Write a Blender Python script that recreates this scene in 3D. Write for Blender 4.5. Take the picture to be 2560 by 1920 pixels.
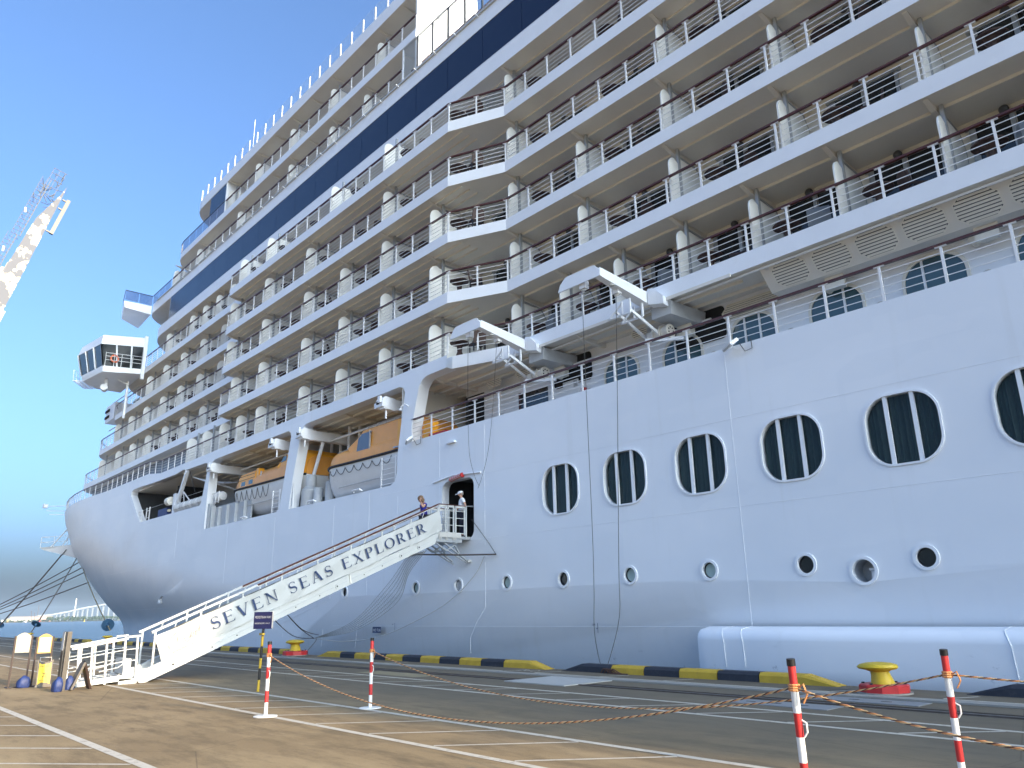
import bpy, bmesh, math, random
from mathutils import Vector, Matrix
from mathutils.geometry import delaunay_2d_cdt
random.seed(7)
for o in list(bpy.data.objects): bpy.data.objects.remove(o)
sc = bpy.context.scene
COL = sc.collection
rad = math.radians
# ------------------------------------------------------------------ camera
FPX, YAW, PITCH, ROLL, CAMH = 1911.99, -47.79625, 16.52661, -1.13118, 1.65
cam = bpy.data.cameras.new('camera'); camo = bpy.data.objects.new('camera', cam); COL.objects.link(camo)
cam.sensor_width = 36.0; cam.lens = FPX*36.0/2560.0; cam.clip_start = .05; cam.clip_end = 9000
y_, p_, r_ = rad(YAW), rad(PITCH), rad(ROLL)
f_ = Vector((math.sin(y_)*math.cos(p_), math.cos(y_)*math.cos(p_), math.sin(p_)))
r0 = Vector((math.cos(y_), -math.sin(y_), 0)); u0 = r0.cross(f_)
rr_ = math.cos(r_)*r0+math.sin(r_)*u0; uu_ = -math.sin(r_)*r0+math.cos(r_)*u0
M = Matrix((rr_, uu_, -f_)).transposed().to_4x4(); M.translation = (0, 0, CAMH)
camo.matrix_world = M
sc.camera = camo
# ------------------------------------------------------------------ sky, sun, exposure
SUN_EL, SUN_AZ = 17.8, 6.7            # azimuth measured from +X towards +Y
w = bpy.data.worlds.new('World'); sc.world = w; w.use_nodes = True
nt = w.node_tree; nt.nodes.clear()
sky = nt.nodes.new('ShaderNodeTexSky'); sky.sky_type = 'NISHITA'; sky.sun_disc = False
sky.sun_elevation = rad(SUN_EL); sky.sun_rotation = rad(90-SUN_AZ)
sky.air_density = 0.65; sky.dust_density = 6.5; sky.ozone_density = 3.4
bg = nt.nodes.new('ShaderNodeBackground'); bg.inputs[1].default_value = 0.15
wo = nt.nodes.new('ShaderNodeOutputWorld')
wb = nt.nodes.new('ShaderNodeMix'); wb.data_type = 'RGBA'; wb.blend_type = 'MULTIPLY'; wb.inputs[0].default_value = 1.0; wb.inputs[7].default_value = (.86, 1.0, 1.07, 1)
nt.links.new(sky.outputs[0], wb.inputs[6]); nt.links.new(wb.outputs[2], bg.inputs[0]); nt.links.new(bg.outputs[0], wo.inputs[0])
sl = bpy.data.lights.new('sun', 'SUN'); sl.energy = 2.05; sl.angle = rad(0.55); sl.color = (1.0, .76, .47)
so = bpy.data.objects.new('sun', sl); COL.objects.link(so)
sd = Vector((math.cos(rad(SUN_EL))*math.cos(rad(SUN_AZ)), math.cos(rad(SUN_EL))*math.sin(rad(SUN_AZ)), math.sin(rad(SUN_EL))))
so.rotation_euler = sd.to_track_quat('Z', 'Y').to_euler(); so.location = (0, 0, 60)
sc.view_settings.view_transform = 'Standard'; sc.view_settings.look = 'None'
sc.view_settings.gamma = 1; sc.view_settings.use_curve_mapping = False
sc.view_settings.exposure = 1.74
# ------------------------------------------------------------------ materials
def newmat(name):
    m = bpy.data.materials.new(name); m.use_nodes = True
    return m, m.node_tree, m.node_tree.nodes['Principled BSDF']
def mat(name, col, rough=.5, metal=0, var=.06, scale=3.0, bump=0, bscale=20, dirt=0, dcol=None, spec=.5, stretch=(1, 1, 1)):
    m, t, b = newmat(name)
    tc = t.nodes.new('ShaderNodeTexCoord'); mp = t.nodes.new('ShaderNodeMapping'); mp.inputs['Scale'].default_value = stretch
    t.links.new(tc.outputs['Object'], mp.inputs[0])
    n = t.nodes.new('ShaderNodeTexNoise'); n.inputs['Scale'].default_value = scale; n.inputs['Detail'].default_value = 6
    t.links.new(mp.outputs[0], n.inputs['Vector'])
    r = t.nodes.new('ShaderNodeMix'); r.data_type = 'RGBA'
    c = list(col)
    r.inputs[6].default_value = [x*(1-var*2) for x in c]+[1]; r.inputs[7].default_value = [min(1, x*(1+var*2)) for x in c]+[1]
    t.links.new(n.outputs[0], r.inputs[0]); out = r.outputs[2]
    if dirt:
        n2 = t.nodes.new('ShaderNodeTexNoise'); n2.inputs['Scale'].default_value = scale*2.7; n2.inputs['Detail'].default_value = 8; n2.inputs['Roughness'].default_value = .7
        t.links.new(mp.outputs[0], n2.inputs['Vector'])
        cr = t.nodes.new('ShaderNodeValToRGB'); cr.color_ramp.elements[0].position = .55; cr.color_ramp.elements[1].position = .75
        t.links.new(n2.outputs[0], cr.inputs[0])
        mu = t.nodes.new('ShaderNodeMath'); mu.operation = 'MULTIPLY'; mu.inputs[1].default_value = dirt; t.links.new(cr.outputs[0], mu.inputs[0])
        r2 = t.nodes.new('ShaderNodeMix'); r2.data_type = 'RGBA'; t.links.new(mu.outputs[0], r2.inputs[0]); t.links.new(out, r2.inputs[6])
        r2.inputs[7].default_value = list(dcol or [x*.4 for x in c])+[1]; out = r2.outputs[2]
    t.links.new(out, b.inputs['Base Color'])
    b.inputs['Roughness'].default_value = rough; b.inputs['Metallic'].default_value = metal
    b.inputs['Specular IOR Level'].default_value = spec
    if bump:
        n3 = t.nodes.new('ShaderNodeTexNoise'); n3.inputs['Scale'].default_value = bscale; n3.inputs['Detail'].default_value = 5
        t.links.new(mp.outputs[0], n3.inputs['Vector'])
        bp = t.nodes.new('ShaderNodeBump'); bp.inputs['Strength'].default_value = bump; bp.inputs['Distance'].default_value = .02
        t.links.new(n3.outputs[0], bp.inputs['Height']); t.links.new(bp.outputs[0], b.inputs['Normal'])
    return m
def glassmat(name, col, mixf, rough=.03):
    m, t, b = newmat(name)
    b.inputs['Base Color'].default_value = list(col)+[1]; b.inputs['Roughness'].default_value = rough
    tr = t.nodes.new('ShaderNodeBsdfTransparent'); mx = t.nodes.new('ShaderNodeMixShader'); mx.inputs[0].default_value = mixf
    out = t.nodes['Material Output']
    t.links.new(tr.outputs[0], mx.inputs[1]); t.links.new(b.outputs[0], mx.inputs[2]); t.links.new(mx.outputs[0], out.inputs[0])
    return m
MT = {}
# painted shell plating: large soft plate to plate variation, faint vertical streaks, slight dishing between frames
def hullmat():
    m, t, b = newmat('white_shell_paint'); L = t.links
    tc = t.nodes.new('ShaderNodeTexCoord')
    def noise(sc_, st, det=4, ro=.5):
        mp = t.nodes.new('ShaderNodeMapping'); mp.inputs['Scale'].default_value = st; L.new(tc.outputs['Object'], mp.inputs[0])
        n = t.nodes.new('ShaderNodeTexNoise'); n.inputs['Scale'].default_value = sc_; n.inputs['Detail'].default_value = det; n.inputs['Roughness'].default_value = ro
        L.new(mp.outputs[0], n.inputs['Vector']); return n.outputs[0]
    def ramp(s, a, b_):
        r = t.nodes.new('ShaderNodeMapRange'); r.inputs[1].default_value = a; r.inputs[2].default_value = b_; L.new(s, r.inputs[0]); return r.outputs[0]
    def mixc(f, a, bcol):
        r = t.nodes.new('ShaderNodeMix'); r.data_type = 'RGBA'; L.new(f, r.inputs[0])
        if isinstance(a, tuple): r.inputs[6].default_value = list(a)+[1]
        else: L.new(a, r.inputs[6])
        r.inputs[7].default_value = list(bcol)+[1]; return r.outputs[2]
    def mul(a, k):
        r = t.nodes.new('ShaderNodeMath'); r.operation = 'MULTIPLY'; L.new(a, r.inputs[0])
        if isinstance(k, float): r.inputs[1].default_value = k
        else: L.new(k, r.inputs[1])
        return r.outputs[0]
    c = mixc(ramp(noise(.22, (1, 1, 1.6)), .35, .65), (.80, .83, .86), (.86, .88, .90))
    # roller painted patches: blocky plates
    mp = t.nodes.new('ShaderNodeMapping'); mp.inputs['Scale'].default_value = (.42, .42, .8); L.new(tc.outputs['Object'], mp.inputs[0])
    vo = t.nodes.new('ShaderNodeTexVoronoi'); vo.distance = 'CHEBYCHEV'; vo.inputs['Scale'].default_value = 1.0; L.new(mp.outputs[0], vo.inputs['Vector'])
    sep = t.nodes.new('ShaderNodeSeparateColor'); L.new(vo.outputs['Color'], sep.inputs[0])
    c = mixc(mul(sep.outputs[0], .34), c, (.74, .78, .82))
    st = ramp(noise(1.0, (2.2, 2.2, .12), 5, .6), .58, .78)
    c = mixc(mul(st, .28), c, (.66, .66, .62))
    # scuffs low down where fenders rub
    sp = t.nodes.new('ShaderNodeSeparateXYZ'); L.new(tc.outputs['Object'], sp.inputs[0])
    low = t.nodes.new('ShaderNodeMapRange'); low.inputs[1].default_value = 1.2; low.inputs[2].default_value = .3; L.new(sp.outputs[2], low.inputs[0])
    sc2 = ramp(noise(2.6, (1, 1, 1.4), 8, .75), .62, .68)
    c = mixc(mul(mul(sc2, low.outputs[0]), .45), c, (.30, .32, .36))
    L.new(c, b.inputs['Base Color']); b.inputs['Roughness'].default_value = .36; b.inputs['Specular IOR Level'].default_value = .45
    bp = t.nodes.new('ShaderNodeBump'); bp.inputs['Strength'].default_value = .35; bp.inputs['Distance'].default_value = .03
    L.new(noise(.9, (1, 1, 1), 2), bp.inputs['Height']); L.new(bp.outputs[0], b.inputs['Normal'])
    return m
MT['hull'] = hullmat()
MT['white'] = mat('white_gloss_paint', (.83, .85, .87), .38, var=.03, scale=1.2, dirt=.10, dcol=(.5, .47, .42))
MT['soffit'] = mat('cream_soffit_paint', (.72, .69, .62), .6, var=.04, scale=.8, dirt=.12, dcol=(.42, .38, .32))
MT['cream'] = mat('cream_wall_paint', (.76, .73, .64), .6, var=.04, scale=.9)
MT['panel'] = mat('white_divider_laminate', (.80, .80, .76), .35, var=.03, scale=1.5)
MT['alu'] = mat('grey_anodised_metal', (.40, .42, .43), .4, metal=.3, var=.05)
MT['rail'] = mat('white_rail_paint', (.82, .82, .81), .4, var=.02)
MT['teak'] = mat('dark_brown_handrail', (.085, .022, .014), .35, var=.25, scale=6)
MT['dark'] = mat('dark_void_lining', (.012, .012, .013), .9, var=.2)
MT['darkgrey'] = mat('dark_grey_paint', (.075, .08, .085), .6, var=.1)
MT['grey'] = mat('light_grey_paint', (.46, .48, .49), .5, var=.06, dirt=.2)
MT['bluegrey'] = mat('blue_grey_paint', (.22, .26, .31), .5, var=.05)
MT['navy'] = mat('navy_glazing', (.005, .012, .042), .25, var=.10, scale=.25, spec=.28)
MT['doorglass'] = mat('dark_door_glass', (.018, .022, .024), .05, var=.2, spec=.6)
MT['teal'] = mat('teal_window_glass', (.05, .10, .12), .06, var=.12, spec=.7)
MT['railglass'] = glassmat('smoked_blue_glass', (.05, .09, .22), .68)
MT['clear'] = glassmat('clear_glass', (.55, .65, .70), .13)
MT['winglass'] = glassmat('window_glass', (.01, .03, .035), .45, .02)
MT['curtain'] = mat('dark_green_curtain', (.055, .095, .09), .85, var=.35, scale=2.2, stretch=(9, 1, .15))
MT['palegreen'] = mat('pale_green_deadlight', (.36, .47, .45), .25, var=.06)
MT['orange'] = mat('orange_boat_gelcoat', (.82, .36, .07), .42, var=.08, scale=1.6, dirt=.45, dcol=(.74, .42, .20))
MT['yellow_or'] = mat('bright_orange_gelcoat', (.86, .38, .02), .35, var=.06, scale=2)
MT['boatwhite'] = mat('white_boat_gelcoat', (.74, .75, .74), .35, var=.05, scale=1.3, dirt=.15)
MT['rubber'] = mat('black_rubber', (.02, .02, .022), .7, var=.2)
MT['ylw'] = mat('yellow_kerb_paint', (.50, .33, .03), .7, var=.12, scale=4, dirt=.45, dcol=(.22, .16, .06), bump=.3)
MT['blk'] = mat('black_kerb_paint', (.022, .026, .038), .75, var=.2, scale=4, dirt=.35, dcol=(.10, .10, .10), bump=.3)
MT['bolly'] = mat('yellow_bollard_paint', (.60, .42, .02), .5, var=.10, scale=5, dirt=.35, dcol=(.16, .10, .03), bump=.2)
MT['red'] = mat('red_paint', (.52, .03, .03), .45, var=.10, scale=5, dirt=.12)
MT['postwhite'] = mat('white_post_paint', (.78, .77, .73), .45, var=.04, dirt=.15)
MT['conc'] = mat('plain_concrete', (.30, .29, .26), .85, var=.08, scale=3, bump=.3)
MT['steel'] = mat('worn_steel', (.16, .13, .11), .5, metal=.6, var=.2, scale=6)
MT['rope'] = mat('grey_mooring_rope', (.10, .09, .085), .9, var=.2, scale=12)
MT['ropeln'] = mat('dark_line', (.06, .06, .055), .9, var=.2)
MT['tan'] = mat('tan_mooring_rope', (.24, .20, .12), .9, var=.2, scale=12)
MT['guard'] = mat('blue_rat_guard', (.02, .08, .16), .5, var=.15)
MT['skin'] = mat('skin', (.50, .28, .19), .55, var=.06)
MT['hair'] = mat('brown_hair', (.17, .10, .055), .7, var=.25, scale=18)
MT['tee'] = mat('white_cotton', (.78, .79, .82), .85, var=.04)
MT['bluetop'] = mat('royal_blue_cotton', (.03, .03, .26), .85, var=.08)
MT['navycloth'] = mat('navy_trousers', (.012, .014, .03), .9, var=.1)
MT['banner'] = mat('banner_cloth', (.52, .53, .51), .7, var=.03, scale=1.1, bump=.25, bscale=2.2)
MT['letter'] = mat('navy_print', (.025, .05, .13), .6, var=.05)
MT['greyprint'] = mat('grey_print', (.30, .27, .27), .6, var=.05)
MT['brownpost'] = mat('dark_wood_post', (.03, .012, .008), .5, var=.2)
MT['gold'] = mat('gold_board', (.52, .33, .08), .5, var=.05)
MT['paper'] = mat('white_paper', (.50, .49, .46), .6, var=.02)
MT['bronze'] = mat('bronze_panel', (.075, .063, .05), .45, metal=.0, var=.1)
MT['bag'] = mat('blue_bag', (.02, .04, .15), .55, var=.25, scale=6, bump=.6, bscale=9)
MT['wetyel'] = mat('yellow_plastic', (.85, .56, .02), .4, var=.04)
MT['sand'] = mat('brown_furniture', (.045, .020, .014), .6, var=.3)
MT['cushion'] = mat('grey_cushion', (.20, .22, .23), .9, var=.08)
MT['blackpl'] = mat('black_plastic', (.012, .012, .013), .4, var=.1)
MT['signblue'] = mat('dark_blue_sign', (.012, .012, .06), .4, var=.1)
# ------------------------------------------------------------------ mesh helpers
WM = {}
def wm(o):
    return WM.get(o.name, Matrix.Identity(4))
def props(o, label=None, cat=None, group=None, kind=None):
    if label: o['label'] = label
    if cat: o['category'] = cat
    if group: o['group'] = group
    if kind: o['kind'] = kind
    return o
class MB:
    def __init__(s): s.v = []; s.f = []
    def add(s, vs, fs):
        n = len(s.v); s.v += [tuple(v) for v in vs]; s.f += [tuple(i+n for i in f) for f in fs]; return s
    def box(s, x0, x1, y0, y1, z0, z1):
        return s.add([(x0, y0, z0), (x1, y0, z0), (x1, y1, z0), (x0, y1, z0), (x0, y0, z1), (x1, y0, z1), (x1, y1, z1), (x0, y1, z1)],
                     [(0, 3, 2, 1), (4, 5, 6, 7), (0, 1, 5, 4), (1, 2, 6, 5), (2, 3, 7, 6), (3, 0, 4, 7)])
    def bar(s, a, b, w_, h=None, up=(0, 0, 1)):
        a = Vector(a); b = Vector(b); d = (b-a).normalized(); h = h or w_
        u = Vector(up)
        if abs(d.dot(u)) > .98: u = Vector((1, 0, 0))
        sd_ = d.cross(u).normalized()*w_/2; u = sd_.cross(d).normalized()*h/2
        vs = [p+q for p in (a, b) for q in (-sd_-u, sd_-u, sd_+u, -sd_+u)]
        return s.add(vs, [(0, 1, 2, 3)[::-1], (4, 5, 6, 7), (0, 1, 5, 4), (1, 2, 6, 5), (2, 3, 7, 6), (3, 0, 4, 7)])
    def tube(s, pts, r, n=8, caps=True):
        pts = [Vector(p) for p in pts]; rs = r if isinstance(r, (list, tuple)) else [r]*len(pts)
        rings = []; prev = None
        for i, p in enumerate(pts):
            d = (pts[min(i+1, len(pts)-1)]-pts[max(i-1, 0)]).normalized()
            if prev is None:
                u = Vector((0, 0, 1)) if abs(d.z) < .9 else Vector((1, 0, 0)); sx = d.cross(u).normalized()
            else:
                sx = (prev-d*prev.dot(d)).normalized()
            prev = sx; sy = d.cross(sx)
            rings.append([p+(sx*math.cos(2*math.pi*k/n)+sy*math.sin(2*math.pi*k/n))*rs[i] for k in range(n)])
        vs = [v for rg in rings for v in rg]; fs = []
        for i in range(len(pts)-1):
            for k in range(n):
                fs.append((i*n+k, i*n+(k+1) % n, (i+1)*n+(k+1) % n, (i+1)*n+k))
        if caps: fs.append(tuple(range(n))[::-1]); fs.append(tuple((len(pts)-1)*n+k for k in range(n)))
        return s.add(vs, fs)
    def lathe(s, prof, c=(0, 0, 0), n=20):
        vs = []; fs = []
        for r, z in prof:
            for k in range(n):
                a = 2*math.pi*k/n; vs.append((c[0]+r*math.cos(a), c[1]+r*math.sin(a), c[2]+z))
        for i in range(len(prof)-1):
            for k in range(n): fs.append((i*n+k, i*n+(k+1) % n, (i+1)*n+(k+1) % n, (i+1)*n+k))
        fs.append(tuple(range(n))[::-1]); fs.append(tuple((len(prof)-1)*n+k for k in range(n)))
        return s.add(vs, fs)
    def prism(s, poly, fn, d0, d1):
        """poly list of 2D points; fn(a,b,d)->3D"""
        n = len(poly)
        vs = [fn(a, b, d0) for a, b in poly]+[fn(a, b, d1) for a, b in poly]
        fs = [tuple(range(n)), tuple(range(2*n-1, n-1, -1))]+[(i, (i+1) % n+0, (i+1) % n+n, i+n)[::-1] for i in range(n)]
        return s.add(vs, fs)
    def loft(s, secs, closed=False, cap=False):
        n = len(secs[0]); vs = [v for r in secs for v in r]; fs = []
        for i in range(len(secs)-1):
            for k in range(n if closed else n-1):
                fs.append((i*n+k, i*n+(k+1) % n, (i+1)*n+(k+1) % n, (i+1)*n+k))
        if cap: fs.append(tuple(range(n))); fs.append(tuple((len(secs)-1)*n+k for k in range(n))[::-1])
        return s.add(vs, fs)
    def mesh(s, name, m, smooth=False):
        me = bpy.data.meshes.new(name); me.from_pydata(s.v, [], s.f); me.update()
        bm = bmesh.new(); bm.from_mesh(me); bmesh.ops.recalc_face_normals(bm, faces=bm.faces); bm.to_mesh(me); bm.free()
        if m: me.materials.append(m if not isinstance(m, str) else MT[m])
        if smooth:
            for p in me.polygons: p.use_smooth = True
            try: me.set_sharp_from_angle(angle=rad(38))
            except Exception: pass
        return me
    def build(s, name, m, parent=None, smooth=False, **kw):
        return place(name, s.mesh(name, m, smooth), parent, **kw)
def place(name, me, parent=None, loc=None, rot=None, label=None, cat=None, group=None, kind=None):
    """loc None: mesh already in world coordinates; else loc/rot are world placement"""
    o = bpy.data.objects.new(name, me); COL.objects.link(o)
    if loc is not None: o.location = loc
    if rot is not None: o.rotation_euler = rot
    if parent is not None:
        o.parent = parent; o.matrix_parent_inverse = wm(parent).inverted()
    if loc is not None:
        mt = Matrix.Translation(Vector(loc))
        if rot is not None:
            from mathutils import Euler
            mt = mt @ Euler(rot).to_matrix().to_4x4()
        WM[o.name] = mt
    return props(o, label, cat, group, kind)
def thing(name, loc, label, cat, group=None):
    return place(name, None, None, loc=loc, label=label, cat=cat, group=group)
def rrect(cx, cz, w_, h, r, n=8):
    pts = []
    for qx, qz, a0 in ((1, 1, 0), (-1, 1, 90), (-1, -1, 180), (1, -1, 270)):
        for k in range(n+1):
            a = rad(a0+90*k/n); pts.append((cx+qx*(w_/2-r)+r*math.cos(a), cz+qz*(h/2-r)+r*math.sin(a)))
    return pts
def circ(cx, cz, r, n=24): return [(cx+r*math.cos(2*math.pi*k/n), cz+r*math.sin(2*math.pi*k/n)) for k in range(n)]
def ring(outer, inner, fn, d0, d1):
    """closed ring between two loops with same count"""
    n = len(outer); m = MB()
    vs = [fn(a, b, d0) for a, b in outer]+[fn(a, b, d0) for a, b in inner]+[fn(a, b, d1) for a, b in outer]+[fn(a, b, d1) for a, b in inner]
    fs = []
    for i in range(n):
        j = (i+1) % n
        fs += [(i, j, n+j, n+i), (2*n+i, 3*n+i, 3*n+j, 2*n+j), (i, 2*n+i, 2*n+j, j), (n+i, n+j, 3*n+j, 3*n+i)]
    m.add(vs, fs); return m
def HP(a, b, d): return (a, 18.5-d, b)          # hull plane: x, z, distance outboard
def text_mesh(name, body, size, m, fn, ext=.002, align='LEFT'):
    """flat lettering mapped through fn(u,v,d)->world"""
    cu = bpy.data.curves.new(name, 'FONT'); cu.body = body; cu.size = size; cu.align_x = align
    cu.extrude = 0; cu.resolution_u = 3
    ob = bpy.data.objects.new(name, cu); COL.objects.link(ob)
    dg = bpy.context.evaluated_depsgraph_get(); me = bpy.data.meshes.new_from_object(ob.evaluated_get(dg))
    bpy.data.objects.remove(ob)
    mb = MB(); mb.add([fn(v.co.x, v.co.y, ext) for v in me.vertices], [tuple(p.vertices) for p in me.polygons])
    bpy.data.meshes.remove(me)
    return mb
def interp(tab, x):
    for i in range(len(tab)-1):
        if tab[i][0] <= x <= tab[i+1][0]:
            t = (x-tab[i][0])/(tab[i+1][0]-tab[i][0]); return tab[i][1]+t*(tab[i+1][1]-tab[i][1])
    return tab[0][1] if x < tab[0][0] else tab[-1][1]
# ================================================================== SHIP
SHIP = thing('cruise_ship', (-20, 34, -2.2), 'huge white multi deck cruise ship with navy window band moored along the quay', 'cruise ship')
YH = 18.5; YA = 19.7; YF = 19.6; YW = 21.8
ZB = [11.50, 14.40, 17.28, 20.08, 22.93]; ZT = [12.05, 14.92, 17.78, 20.60, 23.47]
# bow shape: minimum sight ratio measured per height gives where the side starts to turn in
RT = [(-3, .335), (.06, .302), (1.33, .286), (2.96, .2668), (4.85, .2489), (6.9, .234), (8.6, .2226), (10.2, .2173), (11.8, .2113), (13.0, .2092), (14, .2085)]
def xstem(z): return -101.5-1.1*max(z, -3)
_x0 = {}
def x0of(z):
    k = round(z, 2)
    if k in _x0: return _x0[k]
    rt = interp(RT, z); xs = xstem(z); lo, hi = -100, -20
    for _ in range(40):
        mid = (lo+hi)/2; a = mid-xs
        mn = min((34-15.5*math.cos(t))/(-(mid-a*math.sin(t))) for t in [i*math.pi/2/60 for i in range(61)])
        if mn > rt: hi = mid
        else: lo = mid
    _x0[k] = lo; return lo
_zs = [i*.5-3 for i in range(36)]; _X0T = [(z, x0of(z)) for z in _zs]
def hp(s, z, d=0.0):
    """shell point for plane parameter s and height z"""
    x0 = interp(_X0T, z)
    if s >= x0: return (s, YH-d, z)
    xs = xstem(z); a = x0-xs; t = min(1, (x0-s)/(x0+110)); th = t*math.pi/2
    X = x0-a*math.sin(th); Y = 34-15.5*math.cos(th)
    return (X-d*math.sin(th)*.9, Y-d*math.cos(th), z)
def topz(s):
    return interp([(-110, 13.6), (-74, 12.45), (-62.7, 12.4), (-59.8, 12.05), (200, 12.05)], s)
OP1 = [(-63.46, 8.75), (-51.25, 8.68), (-51.0, 8.85), (-50.35, 11.1), (-50.5, 11.38), (-50.8, 11.46), (-54.5, 11.52), (-54.9, 11.62), (-56.3, 11.50), (-60.4, 11.50), (-64.6, 11.60), (-66.1, 11.60), (-66.5, 11.45), (-66.55, 11.2)]
OP2 = [(-50.05, 7.04), (-39.75, 7.06), (-39.45, 7.18), (-39.32, 7.5), (-39.04, 8.7), (-38.5, 11.05), (-38.62, 11.32), (-38.9, 11.42), (-49.3, 11.47), (-49.75, 11.35), (-49.9, 11.1), (-50.05, 8.9)]
OP3 = [(-38.25, 7.05), (-28.5, 7.05), (-28.12, 7.2), (-28.0, 7.6), (-28.0, 8.35), (-27.52, 11.1), (-27.68, 11.35), (-28.0, 11.45), (-36.9, 11.45), (-37.2, 11.3), (-37.35, 11.0), (-38.0, 8.6)]
DOOR = rrect(-23.71, 5.48, 2.02, 2.36, .34, 6)
WINX = [-18.08+2.81*k for k in range(8)]
PORT = [(-32.06, 'dark'), (-26.44, 'pale'), (-23.64, 'net'), (-20.88, 'pale'), (-18.08, 'dark'), (-15.27, 'pale'), (-12.46, 'pale'), (-9.64, 'dark'), (-6.79, 'dark'), (-4.0, 'pale'), (-53.42, 'white')]
HOLES = [OP1, OP2, OP3, DOOR]+[rrect(x, 5.585, 1.70, 1.68, .60, 8) for x in WINX]+[circ(x, 2.62 if x > -50 else 2.89, .235, 20) for x, _ in PORT]+[circ(-8.22, 2.40, .27, 24)]
outline = [(104, -3), (104, 8.75), (-26.9, 8.75), (-26.95, 9.4), (-26.45, 11.1), (-26.2, 11.38), (-25.9, 11.48), (-24.46, 11.5), (-24.46, 12.05), (-59.8, 12.05), (-62.7, 12.4), (-74, 12.45)]
outline += [(-74-i*1.5, topz(-74-i*1.5)) for i in range(1, 24)]+[(-110, 13.6), (-110, -3)]
def inside(p, poly):
    c = False; n = len(poly); x, y = p
    for i in range(n):
        x1, y1 = poly[i]; x2, y2 = poly[(i+1) % n]
        if (y1 > y) != (y2 > y) and x < (x2-x1)*(y-y1)/(y2-y1)+x1: c = not c
    return c
vs = []; ed = []
for loop in [outline]+HOLES:
    n0 = len(vs); n = len(loop); vs += [Vector(p) for p in loop]; ed += [(n0+i, n0+(i+1) % n) for i in range(n)]
x = -38.0
while x > -110:
    z = -2.6
    while z < 13.4:
        p = (x, z)
        if z < topz(x)-.25 and not any(inside(p, h) for h in HOLES) and (x < -67.3 or z < 6.7) and abs(x+53.42) > .6: vs.append(Vector(p))
        z += .62
    x -= .95
r = delaunay_2d_cdt(vs, ed, [], 0, 1e-5)
tri = []
for f in r[2]:
    c = sum((Vector(r[0][i]) for i in f), Vector((0, 0)))/len(f)
    if inside(c, outline) and not any(inside(c, h) for h in HOLES): tri.append(tuple(f))
hv = [hp(v.x, v.y) for v in r[0]]
m = MB(); m.add(hv, tri)
me = bpy.data.meshes.new('shell'); me.from_pydata(m.v, [], m.f); me.materials.append(MT['hull'])
for p in me.polygons: p.use_smooth = True
bm = bmesh.new(); bm.from_mesh(me); bmesh.ops.delete(bm, geom=[v for v in bm.verts if not v.link_faces], context='VERTS')
for f in bm.faces:
    if f.normal.y > 0: f.normal_flip()
bm.to_mesh(me); bm.free()
hull = place('hull', me, SHIP)
# reveals (plate thickness) round the openings
for nm, lp, dp in (('opening_edge', OP1, .5), ('opening_edge', OP2, .55), ('opening_edge', OP3, .55), ('door_edge', DOOR, .35)):
    mb = MB(); n = len(lp)
    mb.add([HP(a, b, 0) for a, b in lp]+[HP(a, b, -dp) for a, b in lp], [(i, (i+1) % n, (i+1) % n+n, i+n) for i in range(n)])
    mb.build(nm, 'white', hull, smooth=True)
mb = MB(); lp = [(-26.9, 8.75), (-26.95, 9.4), (-26.45, 11.1), (-26.2, 11.38), (-25.9, 11.48), (-24.46, 11.5)]
mb.add([HP(a, b, 0) for a, b in lp]+[HP(a, b, -.55) for a, b in lp], [(i, i+1, i+1+len(lp), i+len(lp)) for i in range(len(lp)-1)])
mb.build('opening_edge', 'white', hull, smooth=True)
# port side of the shell and stern, mirrored plain
mb = MB(); S = [104, 60, 20, 0, -20, -38]+[-38-i*2.4 for i in range(1, 31)]
secs = []
for z in [-3+i*1.5 for i in range(10)]+[11.9]:
    secs.append([(lambda p: (p[0], 68-p[1], p[2]))(hp(max(s, -110), z)) for s in S])
mb.loft(secs); mb.build('port_shell', 'hull', hull, smooth=True)
MB().box(104, 104.3, 18.5, 49.5, -3, 12).build('stern', 'hull', hull)
# weld seams and rubbing marks standing proud of the plating
def seam(pts, wd=.014): MB().tube([hp(a, b, .0) for a, b in pts], wd/2.2, 5).build('weld_seam', 'hull', hull)
for z in (6.68, 4.25, 1.14):
    seam([(-29.5+i*2, z) for i in range(16)] if z > 5 else [(-38+i*2, z) for i in range(21)])
for x_, z0, z1 in ((-11.32, .3, 8.7), (-22.05, 4.0, 8.6), (-22.05, .2, 3.4), (-24.9, 4.9, 6.6), (-24.9, 6.9, 8.6), (-30.2, .2, 6.9), (-27.9, .2, 6.5), (-33.4, .2, 6.7), (-2.2, .3, 8.7), (-39.8, .2, 6.8), (-46.2, .2, 6.9), (-55, .2, 8.2)):
    seam([(x_, z0+(z1-z0)*i/6) for i in range(7)], .016)
for z in (2.3, 5.2, 7.4, 9.6):
    seam([(-50-i*1.5, z) for i in range(38)])
MB().tube([HP(-25.29, 6.73, .03), HP(-23.9, 6.86, .05), HP(-22.25, 6.74, .03)], .035, 6).build('rain_gutter', 'white', hull, smooth=True)
MB().box(-24.35, -23.8, 18.36, 18.5, 8.18, 8.25).build('drain_lip', 'white', hull)
for x_, z_ in ((-31.6, 7.12), (-36.0, 7.12), (-44.2, 7.12)):
    MB().tube([HP(x_, z_, .0), HP(x_+.05, z_+.06, .12), HP(x_+.7, z_+.06, .12), HP(x_+.75, z_, .0)], .045, 6).build('drain_lip', 'white', hull, smooth=True)
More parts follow.
